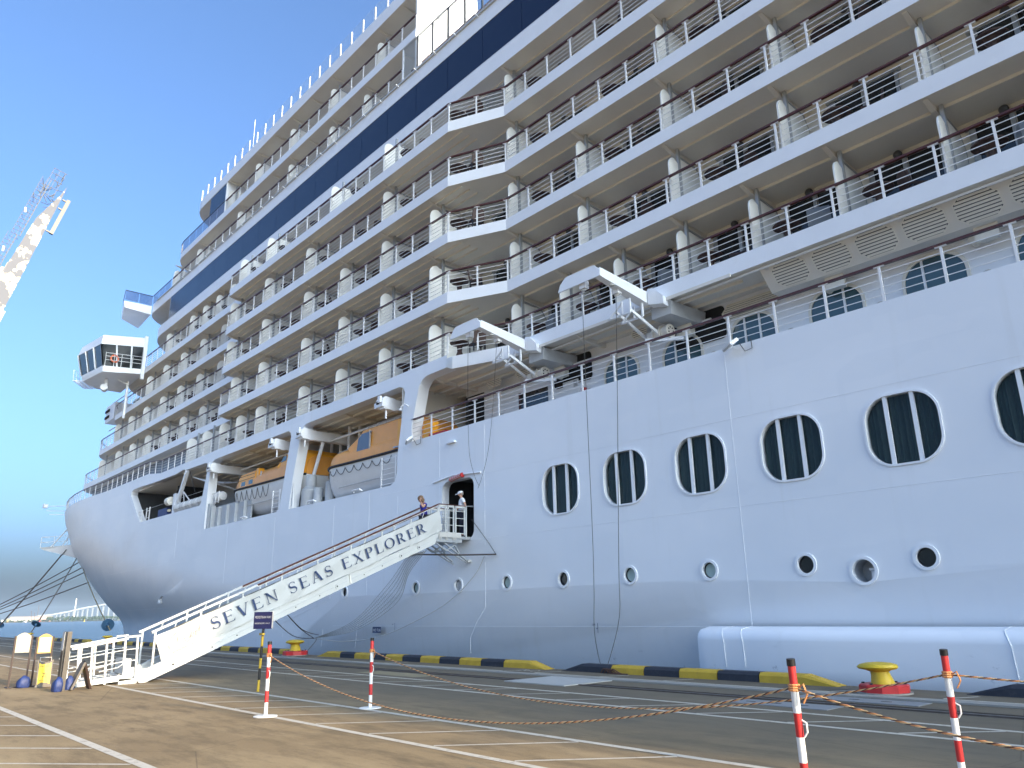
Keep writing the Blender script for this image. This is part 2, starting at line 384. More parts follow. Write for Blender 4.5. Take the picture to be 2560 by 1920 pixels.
# sponson: long bulging fender box low on the side
mb = MB(); prof = [(18.52, 1.15)]+[(18.0-.22*math.sin(a), .82+.22*math.cos(a)+.05*(1-math.sin(a))) for a in [i*math.pi/2/7 for i in range(8)]]+[(17.78, .2), (17.80, -.1), (17.95, -.35), (18.2, -.6), (18.52, -.8)]
secs = [[(x_, y-(0 if i else 0), z) for y, z in prof] for i, x_ in enumerate([-12.45+0.0, -12.3, -9, -6, -3, 0, 8])]
secs[0] = [(-12.62, min(18.52, y+.12), z) for y, z in prof]
mb.loft(secs); mb.add([v for v in secs[0]], [tuple(range(len(prof)))]); sp = mb.build('sponson', 'hull', hull, smooth=True)
for x_ in (-11.9, -11.35, -5.4):
    MB().tube([(x_+.02*i, y-.012, z) for i, (y, z) in enumerate(prof[:10])], .008, 5).build('weld_seam', 'white', hull)
# ---- windows of the lowest cabin deck
for i, x_ in enumerate(WINX):
    o_ = rrect(x_, 5.585, 1.76, 1.74, .63, 8); n_ = rrect(x_, 5.585, 1.66, 1.64, .58, 8)
    wn = ring(o_, n_, HP, .035, -.16).build('window', 'white', SHIP)
    for q in (-.31, .31): MB().box(x_+q-.045, x_+q+.045, 18.50, 18.57, 4.77, 6.40).build('mullion', 'white', wn)
    for a, b in ((-.83, -.36), (-.26, .26), (.36, .83)):
        pl = [p for p in rrect(x_, 5.585, 1.66, 1.64, .58, 8)]
        pl = [(min(max(px, x_+a), x_+b), pz) for px, pz in pl]
        MB().add([HP(px, pz, -.10) for px, pz in pl], [tuple(range(len(pl)))]).build('pane', 'winglass', wn)
    mb = MB(); N = 60; top = []; bot = []
    for k in range(N+1):
        u = x_-.95+1.9*k/N; d = .05*math.sin(k*1.35+i*2)+.03*math.sin(k*.6+i); top.append((u, 18.80+d, 6.6)); bot.append((u, 18.80+d*1.3, 4.6))
    mb.loft([bot, top]); mb.build('curtain', 'curtain', wn, smooth=True)
# ---- portholes
for x_, kd in PORT:
    z_ = 2.62 if x_ > -50 else 2.89
    base = hp(x_, z_); yb = base[1]
    fn = lambda a, b, d: (base[0]+(a-x_), yb-d, b)
    pr_ = ring(circ(x_, z_, .285, 28), circ(x_, z_, .215, 28), fn, .035, -.12).build('porthole', 'white', SHIP, smooth=True)
    mt_ = {'dark': 'doorglass', 'pale': 'palegreen', 'net': 'darkgrey', 'white': 'white'}[kd]
    MB().add([fn(a, b, -.09) for a, b in circ(x_, z_, .225, 24)], [tuple(range(24))]).build('pane', mt_, pr_)
    ring(circ(x_, z_, .225, 24), circ(x_, z_, .19, 24), fn, -.06, -.088).build('seal', 'rubber' if kd != 'white' else 'white', pr_)
    if kd == 'net':
        mb = MB()
        for k in range(-3, 4):
            h = math.sqrt(.2**2-(k*.055)**2); mb.bar(fn(x_+k*.055, z_-h, -.07), fn(x_+k*.055, z_+h, -.07), .012); mb.bar(fn(x_-h, z_+k*.055, -.065), fn(x_+h, z_+k*.055, -.065), .012)
        mb.build('grating', 'white', pr_)
fr = ring(circ(-8.22, 2.40, .335, 32), circ(-8.22, 2.40, .265, 32), HP, .04, -.1).build('bollard_recess', 'white', SHIP, smooth=True)
mb = MB(); c = circ(-8.22, 2.40, .27, 28); mb.add([HP(a, b, 0) for a, b in c]+[HP(a, b, -.55) for a, b in c], [(i, (i+1) % 28, (i+1) % 28+28, i+28) for i in range(28)]+[tuple(range(28, 56))]); mb.build('recess_lining', 'grey', fr, smooth=True)
mb = MB(); mb.lathe([(.12, -.30), (.10, -.1), (.10, .0), (.14, .02), (.14, .06)], (-8.10, 18.85, 2.40), 18); mb.build('drum', 'white', fr, smooth=True)
text_mesh('t', 'SV\n3431', .085, None, lambda u, v, d: (-8.13+u, 19.02, 2.56+v), 0).build('lettering', 'blackpl', fr)
# marks painted on the side
text_mesh('t', '164', .1, None, lambda u, v, d: HP(-16.93+u*1.05, 1.16+v, .006), 0).build('frame_number', 'letter', hull)
MB().box(-16.68, -16.665, 18.49, 18.497, .95, 1.24).box(-16.74, -16.68, 18.49, 18.497, 1.08, 1.095).build('frame_mark', 'letter', hull)
text_mesh('t', '168', .085, None, lambda u, v, d: HP(-28.12+u, 1.18+v, .006), 0).build('frame_number', 'letter', hull)
MB().box(-27.90, -27.885, 18.49, 18.497, .96, 1.27).build('frame_mark', 'letter', hull)
nt_ = MB().box(-29.58, -28.92, 18.488, 18.494, .87, 1.11).build('no_tug_mark', 'letter', hull)
text_mesh('t', 'NO TUG', .165, None, lambda u, v, d: HP(-29.53+u*.93, .925+v, .016), 0).build('lettering', 'white', hull)
# ---- interior of the boat deck
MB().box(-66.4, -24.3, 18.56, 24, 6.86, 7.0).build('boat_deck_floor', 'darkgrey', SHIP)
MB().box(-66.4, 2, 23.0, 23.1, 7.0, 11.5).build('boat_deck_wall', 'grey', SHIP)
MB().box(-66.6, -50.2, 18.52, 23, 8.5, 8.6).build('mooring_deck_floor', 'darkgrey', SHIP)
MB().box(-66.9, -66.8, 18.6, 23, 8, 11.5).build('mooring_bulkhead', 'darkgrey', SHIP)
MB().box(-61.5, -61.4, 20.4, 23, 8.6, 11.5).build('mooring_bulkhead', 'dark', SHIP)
MB().box(-27.9, -27.8, 18.6, 22.9, 7, 11.5).build('bulkhead', 'cream', SHIP)
for x_ in (-50.15, -39.0):
    MB().box(x_-.06, x_+.06, 20.6, 22.9, 7, 11.4).build('bulkhead', 'grey', SHIP)
# door recess behind the gangway
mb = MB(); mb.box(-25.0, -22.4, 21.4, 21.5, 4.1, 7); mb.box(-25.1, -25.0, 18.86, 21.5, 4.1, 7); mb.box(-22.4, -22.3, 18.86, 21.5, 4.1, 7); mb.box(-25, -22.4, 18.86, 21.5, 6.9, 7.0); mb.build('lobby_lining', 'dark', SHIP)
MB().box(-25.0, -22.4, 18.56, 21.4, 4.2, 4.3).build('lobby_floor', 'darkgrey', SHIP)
# ---- decks: slab outlines
def nose(xs, ln, y0, n=12, hb=None):
    hb = hb or (34-y0)
    return [(xs-ln*math.sin(i*math.pi/2/n), 34-hb*math.cos(i*math.pi/2/n)) for i in range(1, n+1)]
BUL = [(-21.9, YA), (-24.46, YH), (-49.4, YH), (-49.75, YF)]
def slab_outline(k):
    if k == 0: return [(104, YA), (-21.9, YA), (-24.46, YH+.3), (-56, YH+.3), (-82, 19.3)]+nose(-82, 14, 19.3)
    return [(104, YA)]+BUL+nose([0, -86.5, -82.2, -78.2, -75][k], 8.5, YF)
def build_slab(name, oln, z0, z1, mt_='white', ymax=None):
    poly = list(oln)+[(x_, 68-y) for x_, y in reversed(oln)]
    n = len(poly); mb = MB()
    mb.add([(a, b, z0) for a, b in poly]+[(a, b, z1) for a, b in poly], [(i, (i+1) % n, (i+1) % n+n, i+n) for i in range(n)]+[tuple(range(n, 2*n))])
    o = mb.build(name, mt_, SHIP)
    MB().add([(a, b, z0) for a, b in poly], [tuple(range(n))]).build('soffit', 'soffit', o)
    return o
SL = []
for k in range(5): SL.append(build_slab('deck_edge', slab_outline(k), ZB[k], ZT[k], 'white'))
# superstructure core: the cabin walls
def core(name, x0_, x1_, z0, z1, y=YW, mt_='cream'): return MB().box(x0_, x1_, y, 68-y, z0, z1).build(name, mt_, SHIP)
for k in range(4): core('cabin_wall', [-66, -84, -80, -76][k], 104, ZT[k], ZB[k+1])
core('cabin_wall', -70, 104, ZT[4], 25.75)
MB().box(-88, -56.3, 20.7, 47.3, 12.3, 14.4).build('forward_wall', 'bluegrey', SHIP)
# navy band deck
B5 = [(104, YA), (-68, YA)]+nose(-68, 9, YA)
build_slab('white_band', B5, 25.72, 26.66)
B6 = [(104, YA+.02), (-66.2, YA+.02), (-66.4, YA+1.0)]+nose(-68, 8, YA+1)
def wall(oln, z0, z1, name, mt_, dx=None, gap=.0):
    pass
core('band_backing', -67, 104, 26.66, 28.72, 20.6, 'darkgrey')
x_ = 4.2
k = 0
while x_ > -65:
    x1_ = max(x_-2.755, -66.2)
    MB().box(x1_+.012, x_-.012, YA+.0, YA+.05, 26.64, 28.74).build('navy_panel', 'navy', SHIP); x_ = x1_
MB().box(4.2, 104, YA, YA+.05, 26.64, 28.74).build('navy_panel', 'navy', SHIP)
fp = [(-66.3, 20.5), (-69.5, 20.7), (-72.5, 21.4), (-75, 23), (-76.8, 26), (-77.6, 30), (-77.8, 34)]
for a, b in zip(fp, fp[1:]):
    mb = MB(); mb.add([(a[0], a[1], 26.66), (b[0], b[1], 26.66), (b[0]+.5, b[1]+.25, 28.7), (a[0]+.5, a[1]+.25, 28.7)], [(0, 1, 2, 3)]); mb.build('navy_panel', 'navy', SHIP)
MB().box(-66.3, -66.2, 19.72, 20.6, 26.66, 28.72).build('band_return', 'white', SHIP)
B7 = [(104, YA-.02), (-71, YA-.02)]+nose(-71, 6, YA)
ub = build_slab('white_band', B7, 28.72, 29.62)
MB().box(-70, 104, YA-.10, YA-.02, 29.56, 29.66).build('gutter_rail', 'grey', SHIP)
for i in range(24):
    x_ = -23.6-1.72*i; MB().bar((x_, YA-.25, 29.56), (x_, YA+.02, 29.45), .05).build('drain_spout', 'white', ub)
# upper two balcony decks
XE = -29.0
U2o = [(XE, YA), (-64.5, YA)]+nose(-64.5, 6.2, YA); RFo = [(XE+.2, YA), (-60.8, YA)]+nose(-60.8, 6, YA)
def slab_end(name, oln, z0, z1): return build_slab(name, oln, z0, z1)
slab_end('deck_edge', U2o, 31.93, 32.48); slab_end('roof_edge', RFo, 35.15, 36.02)
MB().box(-66, XE-.3, YW, 68-YW, 29.62, 31.93).build('cabin_wall', 'cream', SHIP)
MB().box(-61, XE-.3, YW, 68-YW, 32.48, 35.15).build('cabin_wall', 'cream', SHIP)
# aft end wall catching the sun, with its rounded casing
ew = MB().box(XE-.12, XE+.02, YA+.05, 68-YA, 29.62, 35.15).build('end_wall', 'panel', SHIP)
mb = MB(); secs = []
for i in range(9):
    z = 32.6+i*.45; rr = .25+.95*math.sin(min(1, i/6)*math.pi/2)
    secs.append([(XE+rr*.9*math.sin(math.pi*k/14), 22.3-rr*1.3*math.cos(math.pi*k/14), z) for k in range(15)])
mb.loft(secs); mb.build('rounded_casing', 'panel', ew, smooth=True)
MB().box(XE, XE+3.2, 21.3, 24, 31.6, 31.75).build('canopy', 'white', ew)
MB().box(XE+6, XE+14, 22.6, 24.5, 29.62, 33.0).build('deck_house', 'panel', SHIP)
# pool deck plate and aft blocks (source of the long shadow edge on the quay)
MB().box(18, 84, YA+.1, 68-YA, 29.62, 31.2).build('aft_deck_house', 'white', SHIP)
MB().box(84, 94, YA+.1, 68-YA, 29.62, 34.4).build('aft_deck_house', 'white', SHIP)
# wind screen aft of the balconies
for i in range(24):
    x_ = -30.2+1.37*i
    MB().box(x_-.04, x_+.04, YA-.02, YA+.06, 29.66, 31.80).build('screen_post', 'blackpl' if i else 'white', SHIP)
    MB().box(x_+.05, x_+1.32, YA+.0, YA+.012, 29.72, 31.74).build('screen_pane', 'clear', SHIP)
MB().box(-30.25, 3, YA-.03, YA+.05, 31.78, 31.83).build('screen_rail', 'grey', SHIP)
mb = MB()
for i in range(12):
    x_ = -29.4+1.6*i; mb.bar((x_, YA+.45, 29.7), (x_, YA+.45, 30.45), .04)
mb.bar((-30, YA+.45, 30.48), (0, YA+.45, 30.48), .09, .05); mb.build('inner_handrail', 'teak', SHIP)
# roof: short bright posts holding a glass screen
mb = MB().box(-60.5, XE, YA+.02, YA+.03, 36.05, 37.1); mb.build('roof_screen', 'clear', SHIP)
i = 0; x_ = -29.3
PM = MB().box(-.05, .05, -.03, .03, 0, .98).mesh('screen_post', 'rail')
while x_ > -64.2:
    yy = YA+.05 if x_ > -60.8 else 34-(34-YA)*math.sqrt(max(0, 1-((-60.8-x_)/6)**2))+.05
    place('roof_post', PM, SHIP, loc=(x_, yy, 36.03)); x_ -= 1.385
MB().tube([(-50.9, 19.8, 36), (-50.9, 19.8, 38.6)], .018, 6).build('whip_aerial', 'rail', SHIP)
MB().tube([(-63.7, 20.6, 36), (-63.7, 20.6, 38.2)], .018, 6).build('whip_aerial', 'rail', SHIP)
# forward end of U2: smoked glass and tall windows
def glassrun(pts, z0, z1, step=1.4, nm='glass_rail'):
    pts = [Vector((p[0], p[1], 0)) for p in pts]
    g = MB().tube([(p.x, p.y, z1+.03) for p in pts], .035, 6).build(nm, 'blackpl', SHIP)
    for a, b in zip(pts, pts[1:]):
        n = max(1, round((b-a).length/step)); d = (b-a)/n; nn = Vector((-d.y, d.x, 0)).normalized()*.01
        for i in range(n):
            p = a+d*i+d.normalized()*.03; q = a+d*(i+1)-d.normalized()*.03
            MB().add([(p.x, p.y, z0), (q.x, q.y, z0), (q.x, q.y, z1), (p.x, p.y, z1)], [(0, 1, 2, 3)]).build('pane', 'railglass', g)
    return g
glassrun([(-55.4, YA)]+[(-64.5, YA)]+nose(-64.5, 6.2, YA)[:8], 32.5, 33.45)
MB().box(-55.42, -55.3, YA, YW, 32.48, 35.15).build('deck_end_panel', 'white', SHIP)
MB().box(-58.7, -55.45, YA+.02, YA+.06, 33.55, 35.1).build('navy_panel', 'navy', SHIP)
MB().box(-58.75, -55.45, YA-.0, YA+.08, 33.46, 33.54).build('window_transom', 'white', SHIP)
glassrun([(-66.6, YA), (-71.4, YA)], 29.66, 30.55)
# navigation deck wing
mb = MB()
aft = [(19.7, 29.0), (17.4, 28.75), (17.4, 29.3), (19.7, 29.62)]
MBX = MB(); MBX.add([(-71.6, 19.7, 29.62), (-71.6, 17.3, 29.5), (-74.4, 17.9, 29.5), (-74.8, 19.7, 29.62), (-71.6, 19.7, 28.75), (-71.6, 17.4, 28.9), (-74.6, 18.0, 28.8), (-75.4, 19.75, 28.5)], [(0, 1, 2, 3), (4, 7, 6, 5), (0, 4, 5, 1), (1, 5, 6, 2), (2, 6, 7, 3), (3, 7, 4, 0)])
nw = MBX.build('navigation_wing', 'white', SHIP)
glassrun([(-71.5, 19.7), (-71.5, 17.3), (-74.4, 17.9), (-74.8, 19.7)], 29.6, 30.5, 1.15, 'wing_glass_rail')
# bridge wing
bw = MB()
A0 = [(-71.3, 19.62, 22.85), (-71.3, 16.25, 22.45), (-75.6, 15.75, 22.45), (-77.6, 17.3, 22.5), (-78, 19.6, 22.6)]
A1 = [(-71.3, 19.62, 23.3), (-71.3, 16.2, 23.0), (-75.9, 15.6, 23.0), (-78.1, 17.2, 23.0), (-78.5, 19.6, 23.2)]
A2 = [(-71.3, 19.62, 25.42), (-71.3, 15.85, 24.95), (-76.3, 15.2, 25.0), (-78.9, 16.9, 25.0), (-79.2, 19.6, 25.3)]
A3 = [(-71.3, 19.62, 26.32), (-71.3, 15.95, 25.78), (-76.1, 15.4, 25.8), (-78.6, 17.0, 25.85), (-79.0, 19.6, 26.2)]
A4 = [(-71.6, 19.62, 26.40), (-71.7, 16.5, 25.98), (-75.6, 16.0, 26.0), (-78.0, 17.6, 26.0), (-78.4, 19.6, 26.35)]
mb = MB(); mb.loft([A0, A1], True, True); bwo = mb.build('bridge_wing', 'white', SHIP)
mb = MB(); mb.loft([A2, A3, A4], True, True); mb.build('wing_roof', 'white', bwo)
for i in range(4):
    a, b, c_, d_ = [Vector(v) for v in (A1[i], A1[i+1], A2[i+1], A2[i])]
    ins = (Vector((-74.5, 19, 24))-(a+b)/2); ins.z = 0; ins = ins.normalized()*.04
    MB().add([a+ins, b+ins, c_+ins, d_+ins], [(0, 1, 2, 3)]).build('wing_glass', 'doorglass', bwo)
    nn = 3 if i in (0, 1) else 2
    for j in range(nn+1):
        t = j/nn; MB().bar(a.lerp(b, t), d_.lerp(c_, t), .11, .08).build('wing_mullion', 'white', bwo)
MB().box(-71.38, -71.1, 19.35, 19.62, 22.3, 26.4).build('wing_stanchion', 'white', bwo)
lb = MB(); lb.tube([(-71.15, 17.05+.30*math.cos(a), 23.75+.30*math.sin(a)) for a in [i*math.pi/10 for i in range(21)]], .075, 8)
lb.build('lifebuoy', mat('lifebuoy_orange', (.75, .18, .07), .6), None, smooth=True, label='orange ring lifebuoy hung on the bridge wing rail', cat='lifebuoy')
mb = MB()
for z in (23.55, 23.9, 24.2): mb.tube([(-71.05, 16.3, z-.05), (-71.05, 19.3, z+.15)], .02, 5)
for y in (16.3, 17.0, 17.6, 18.5): mb.tube([(-71.05, y, 22.9), (-71.05, y, 24.2)], .022, 5)
mb.build('wing_rail', 'rail', bwo)
mb = MB(); ca = Vector((-75.5, 15.75, 22.5)); cb_ = Vector((-77.7, 17.2, 22.5)); nn_ = Vector((-.55, -.83, 0))*.9
for i in range(9):
    p = ca.lerp(cb_, i/8); mb.bar(p, p+nn_, .05)
for q in (.05, .5, .95): mb.bar(ca+nn_*q, cb_+nn_*q, .05)
for i in range(5):
    p = ca.lerp(cb_, i/4)+nn_*.95; mb.tube([p, p+Vector((-.05, -.06, 1.0))], .018, 5)
for z in (.5, 1.0): mb.tube([ca+nn_*.97+Vector((0, 0, z)), cb_+nn_*.97+Vector((0, 0, z))], .018, 5)
mb.build('wing_catwalk', 'rail', bwo)
mb = MB(); mb.tube([(-73.6, 17.2, 22.45), (-73.6, 17.2, 21.9)], .14, 10); mb.tube([(-73.9, 17.2, 21.6), (-73.3, 17.0, 21.65)], .30, 12); mb.build('searchlight', 'white', bwo, smooth=True)
mb = MB(); mb.tube([(-73.2, 18.9, 22.5), (-73.2, 18.9, 19.0)], .11, 10); mb.tube([(-73.2, 18.9, 22.2), (-73.2, 18.1, 22.45)], .06, 8); mb.build('wing_prop', 'white', bwo, smooth=True)
mb = MB(); mb.box(-83.5, -80.5, 19.9, 22, 20.6, 22.3); lvb = mb.build('vent_housing', 'white', SHIP)
for i in range(2): MB().box(-83.56, -82.2, 19.82, 20.2, 21.0+i*.65, 21.25+i*.65).build('louvre', 'dark', lvb)
# ================================================================== railings
POST = MB().box(-.03, .03, -.025, .025, 0, .93).box(-.13, .13, -.03, .03, .925, .965).mesh('post', 'rail')
FAR = MB()
def pathlen(pts): return sum((Vector(b)-Vector(a)).length for a, b in zip(pts, pts[1:]))
def railing(name, pts, xs=None, step=1.375, far=-62, nr=5, handmat='teak', h=.98):
    """pts: world polyline at deck edge level; posts every step along it"""
    pts = [Vector(p) for p in pts]
    mb = MB()
    for k in range(1, nr):
        zz = Vector((0, 0, h*k/nr))
        for a, b in zip(pts, pts[1:]): mb.bar(a+zz, b+zz, .018, .018)
    o = mb.build(name, 'rail', SHIP)
    hb = MB()
    for a, b in zip(pts, pts[1:]): hb.bar(a+Vector((0, 0, h)), b+Vector((0, 0, h)), .10, .055)
    hb.build('handrail', handmat, o)
    for a, b in zip(pts, pts[1:]):
        L_ = (b-a).length; n = max(1, round(L_/step)); ang = math.atan2((b-a).y, (b-a).x)
        for i in range(n if b is not pts[-1] else n+1):
            p = a.lerp(b, i/n)
            if p.x > far: place('post', POST, o, loc=p, rot=(0, 0, ang))
            else: FAR.box(p.x-.03, p.x+.03, p.y-.025, p.y+.025, p.z, p.z+.95)
    return o
e = .05
for k in range(5):
    z = ZT[k]
    pts = [(2.85, YA+e, z), (-21.9, YA+e, z), (-24.46, YH+e, z)]
    if k == 0: pts += [(-59.8, YH+e, z)]
    elif k < 5: pts += [(-49.35, YH+e, z)]
    railing('balcony_railing', pts)
    if k == 0:
        railing('deck_railing', [(-59.8, YH+e, 12.05), (-62.7, YH+e, 12.4), (-74, YH+e, 12.45)], far=-66)
        bow = []
        s = -74
        while s >= -104: bow.append(hp(s, topz(s), -.08)); s -= 2
        railing('bow_railing', bow, step=1.4)
    else:
        ns = [0, -86.5, -82.2, -78.2, -75][k]
        pts = [(-49.8, YF+e, z), (ns, YF+e, z)]
        if k < 4: pts += [(a, b+e, z) for a, b in nose(ns, 8.5, YF)[:5]]
        railing('balcony_railing', pts)
railing('balcony_railing', [(-30.3, YA+e, 29.62), (-66.4, YA+e, 29.62)], far=-50)
railing('balcony_railing', [(-29.05, YA+e, 32.48), (-55.3, YA+e, 32.48)], far=-50)
pr0 = [(-27.0, YH+e, 8.75), (-1.0, YH+e, 8.75), (3, YH+e, 8.75)]
railing('promenade_railing', pr0, step=1.43)
fo = FAR.build('post', 'rail', SHIP); fo['kind'] = 'stuff'
# ================================================================== dividers between balconies
def divmeshes(w1, wall):
    pl = []
    for k in range(9):
        a = rad(90+90*k/8); pl.append((w1*0+.40+.34*math.cos(a), 1.86-.40+.40*math.sin(a)))
    poly = [(w1, .06), (w1, 1.74), (w1-.25, 1.86)]+pl+[(.06, .06)]
    outer = MB().prism(poly, lambda a, b, d: (d, a, b), -.025, .025).mesh('outer_panel', 'panel')
    post = MB().box(-.05, .05, w1+.02, w1+.14, 0, 2.34).mesh('post', 'alu')
    inn = MB().prism([(w1+.16, .1), (wall, .1), (wall, 1.50), (wall-.35, 1.92), (w1+.16, 1.98)], lambda a, b, d: (d, a, b), -.02, .02).mesh('inner_panel', 'panel')
    bar = MB(); bar.bar((0, w1+.14, 2.06), (0, wall-.32, 1.98), .05); bar.bar((0, wall-.32, 1.98), (0, wall-.02, 1.55), .05); bar.bar((0, wall-.02, 1.55), (0, wall-.02, 0), .05)
    return outer, post, inn, bar.mesh('frame_bar', 'alu')
DVA = divmeshes(.60, 2.06); DVB = divmeshes(.74, 3.2)
def divider(x_, y, z, dv, full=True):
    o = place('balcony_divider', dv[0], SHIP, loc=(x_, y+.03, z))
    for nm, me in zip(('post', 'inner_panel', 'frame_bar')[:3 if full else 2], dv[1:]): place(nm, me, o, loc=(x_, y+.03, z))
AFT = {0: [-21.75, -18.97, -16.22, -13.45, -10.73, -8.0, -5.2, -2.45], 1: [-21.78, -17.83, -13.52, -9.39, -5.28, -1.15], 2: [-21.82, -17.76, -13.6, -9.37, -5.2], 3: [-21.84, -13.57, -5.3], 4: [-21.93, -13.6]}
BULG = {0: [-25.88, -29.93, -34.03, -38.12, -43.67, -46.54, -49.2, -52.15, -55.03], 1: [-25.89, -29.96, -34.01, -38.16, -43.75, -47.92], 2: [-25.89, -29.99, -34.07, -38.18, -43.75, -49.2], 3: [-30.0, -38.24, -43.78, -49.2], 4: [-30.06, -35.6, -43.88, -48.03]}
FWD = {1: [-52.2, -56.4, -60.46, -64.6, -68.8, -73.0, -77.2, -82.6], 2: [-53.6, -57.7, -61.8, -65.9, -70.2, -74.4, -78.6], 3: [-53.5, -57.6, -61.8, -65.95, -70.2], 4: [-52.4, -55.1, -57.8, -60.55, -66.07]}
DIV = {}
for k in range(5):
    for x_ in AFT[k]: divider(x_, YA, ZT[k], DVA)
    for x_ in BULG[k]: divider(x_, YH, ZT[k], DVB)
    for x_ in FWD.get(k, []): divider(x_, YF, ZT[k], DVA, x_ > -70)
    DIV[k] = sorted(AFT[k]+BULG[k]+FWD.get(k, []), reverse=True)
UDIV = {29.62: [-34.43, -38.57, -44.22, -52.66, -60.9, -66.44], 32.48: [-33.09, -38.65, -44.27, -49.92, -55.0]}
for z, l in UDIV.items():
    for x_ in l: divider(x_, YA, z, DVA, x_ > -50)
# ================================================================== balcony doors, wall lamps, soffit beams
DW, DH = 2.1, 2.06
dframe = MB().box(-DW/2, -DW/2+.16, 0, .07, 0, DH).box(DW/2-.10, DW/2, 0, .07, 0, DH).box(-.06, .06, 0, .09, 0, DH).box(-DW/2-.1, DW/2+.1, -.05, .07, DH, DH+.09).mesh('door_frame', 'alu')
dpane = MB().box(-DW/4+.09, DW/4-.04, .03, .05, .02, DH).mesh('pane', 'doorglass')
lamp = MB().lathe([(.11, 0), (.125, .03), (.125, .10), (.09, .15), (.03, .17)], n=14)
lamp.v = [(x_, -z, y) for x_, y, z in lamp.v]; lamp = lamp.mesh('wall_lamp', 'darkgrey', True)
def door(x_, z, y=YW):
    o = place('balcony_door', dframe, SHIP, loc=(x_, y-.075, z))
    place('pane', dpane, o, loc=(x_-DW/4, y-.075, z)); place('pane', dpane, o, loc=(x_+DW/4, y-.075, z))
random.seed(3)
BAYS = []
for k in range(5):
    d = DIV[k]+[-88+2*k]
    edges = [3]+d
    for a, b in zip(edges, edges[1:]):
        if a-b < 2.2: continue
        n = max(1, round((a-b)/4.15)) if (a-b) > 5 else 1
        for i in range(n):
            c = a+(b-a)*(i+.55)/n
            if k == 0 and c < -56: continue
            door(c, ZT[k]); BAYS.append((k, c, a, b))
            lx = c-.95 if (a-b) < 3 else c+.55
            place('wall_lamp', lamp, SHIP, loc=(c-.15, YW-.01, ZT[k]+2.24-.02*k))
for z in (29.62, 32.48):
    for i in range(6): door(-33.5-4.4*i, z)
# soffit framing: cross beams at every divider with haunches, and fore and aft stiffeners
bmesh_b = {}
def beam(x_, y0, y1, zt, par):
    key = (round(y0, 2), round(y1, 2))
    if key not in bmesh_b:
        L_ = y1-y0; pl = [(0.03, 0), (L_, 0), (L_, -.42), (L_-.35, -.16), (.5, -.15), (.03, -.02)]
        bmesh_b[key] = MB().prism(pl, lambda a, b, d: (d, a, b), -.07, .07).mesh('cross_beam', 'soffit')
    place('cross_beam', bmesh_b[key], par, loc=(x_, y0, zt-.002))
for k in range(4):
    zt = ZB[k+1]; par = SL[k+1]
    xs = set(DIV[k])
    for x_ in xs:
        y0 = YA if x_ > -22.2 else (YH if x_ > -49.5 else YF)
        if x_ < -70: continue
        beam(x_-.18, y0+.1, YW, zt, par)
for x_ in DIV[4]:
    y0 = YA if x_ > -24 or x_ < -24 else YH
    if x_ > -62: beam(x_-.18, YA+.1, YW, 25.72, ub)
for z, l in UDIV.items():
    for x_ in l+[-30.6, -41.5, -47]: beam(x_, YA+.1, YW, z+2.31 if z < 30 else 35.15, ub)
for k in range(0, 5):
    zt = ZB[k+1] if k < 4 else 25.72; par = SL[k+1] if k < 4 else ub
    for y in (20.5,): MB().box(-84 if k < 4 else -66, 3, y-.03, y+.03, zt-.09, zt-.001).build('stiffener', 'soffit', par)
    if k < 4:
        for y in (18.95, 19.4, 19.85): MB().box(-49, -24.0+(18.95-y)*-2.2*0, y-.03, y+.03, zt-.09, zt-.001).build('stiffener', 'soffit', par)
# soffit of the boat deck / promenade
for i in range(14):
    x_ = -49.5+3.9*i
    if x_ > 2: break
    y0 = YH+.58 if x_ < -24.5 else YA+.1
    beam(x_, y0, 22.9, 11.5, SL[0])
for y in (19.6, 20.3, 21.0, 21.7, 22.3): MB().box(-56, -11.5 if y < 21 else 3, y-.03, y+.03, 11.39, 11.499).build('stiffener', 'soffit', SL[0])
mb = MB(); mb.tube([(-27.5, 20.4, 11.38), (-10.9, 19.9, 11.44), (3, 19.9, 11.44)], .035, 6); mb.tube([(-26.5, 21.3, 11.0), (-13.4, 21.3, 11.0)], .05, 6); mb.tube([(-49, 20.2, 10.9), (-40, 20.2, 10.9)], .06, 6); mb.tube([(-37, 20.0, 10.7), (-29, 20.0, 10.7)], .06, 6)
mb.build('pipework', 'white', SHIP, smooth=True)
# ================================================================== promenade
PW = 21.5
pw = MB().box(-26.9, 3.2, PW, PW+.05, 8.5, 11.5).build('promenade_wall', 'white', SHIP)
MB().box(-27.8, 3.2, 18.54, PW, 8.42, 8.55).build('promenade_floor', 'grey', SHIP)
MB().box(3.2, 100, PW, 46.5, 8.5, 11.5).build('promenade_wall', 'white', SHIP)
def archpts(c, w_, z0, z1, r_, n=8):
    return [(c-w_/2, z0)]+[(c-w_/2+r_-r_*math.cos(rad(90*i/n)), z1-r_+r_*math.sin(rad(90*i/n))) for i in range(n+1)]+[(c+w_/2-r_+r_*math.sin(rad(90*i/n)), z1-r_+r_*math.cos(rad(90*i/n))) for i in range(n+1)]+[(c+w_/2, z0)]
for i in range(7):
    c = -17.55+2.775*i
    fn = lambda a, b, d: (a, PW-d, b)
    fr = ring(archpts(c, 1.72, 9.05, 10.82, .66), archpts(c, 1.56, 9.12, 10.73, .60), fn, .06, -.0).build('promenade_window', 'cream', SHIP, smooth=True)
    ap = archpts(c, 1.56, 9.12, 10.73, .60)
    for a, b in ((-.78, -.30), (-.24, .24), (.30, .78)):
        MB().add([fn(min(max(px, c+a), c+b), pz, .02) for px, pz in ap], [tuple(range(len(ap)))]).build('pane', 'teal', fr)
    for q in (-.27, .27): MB().box(c+q-.03, c+q+.03, PW-.06, PW, 9.1, 10.72).build('mullion', 'white', fr)
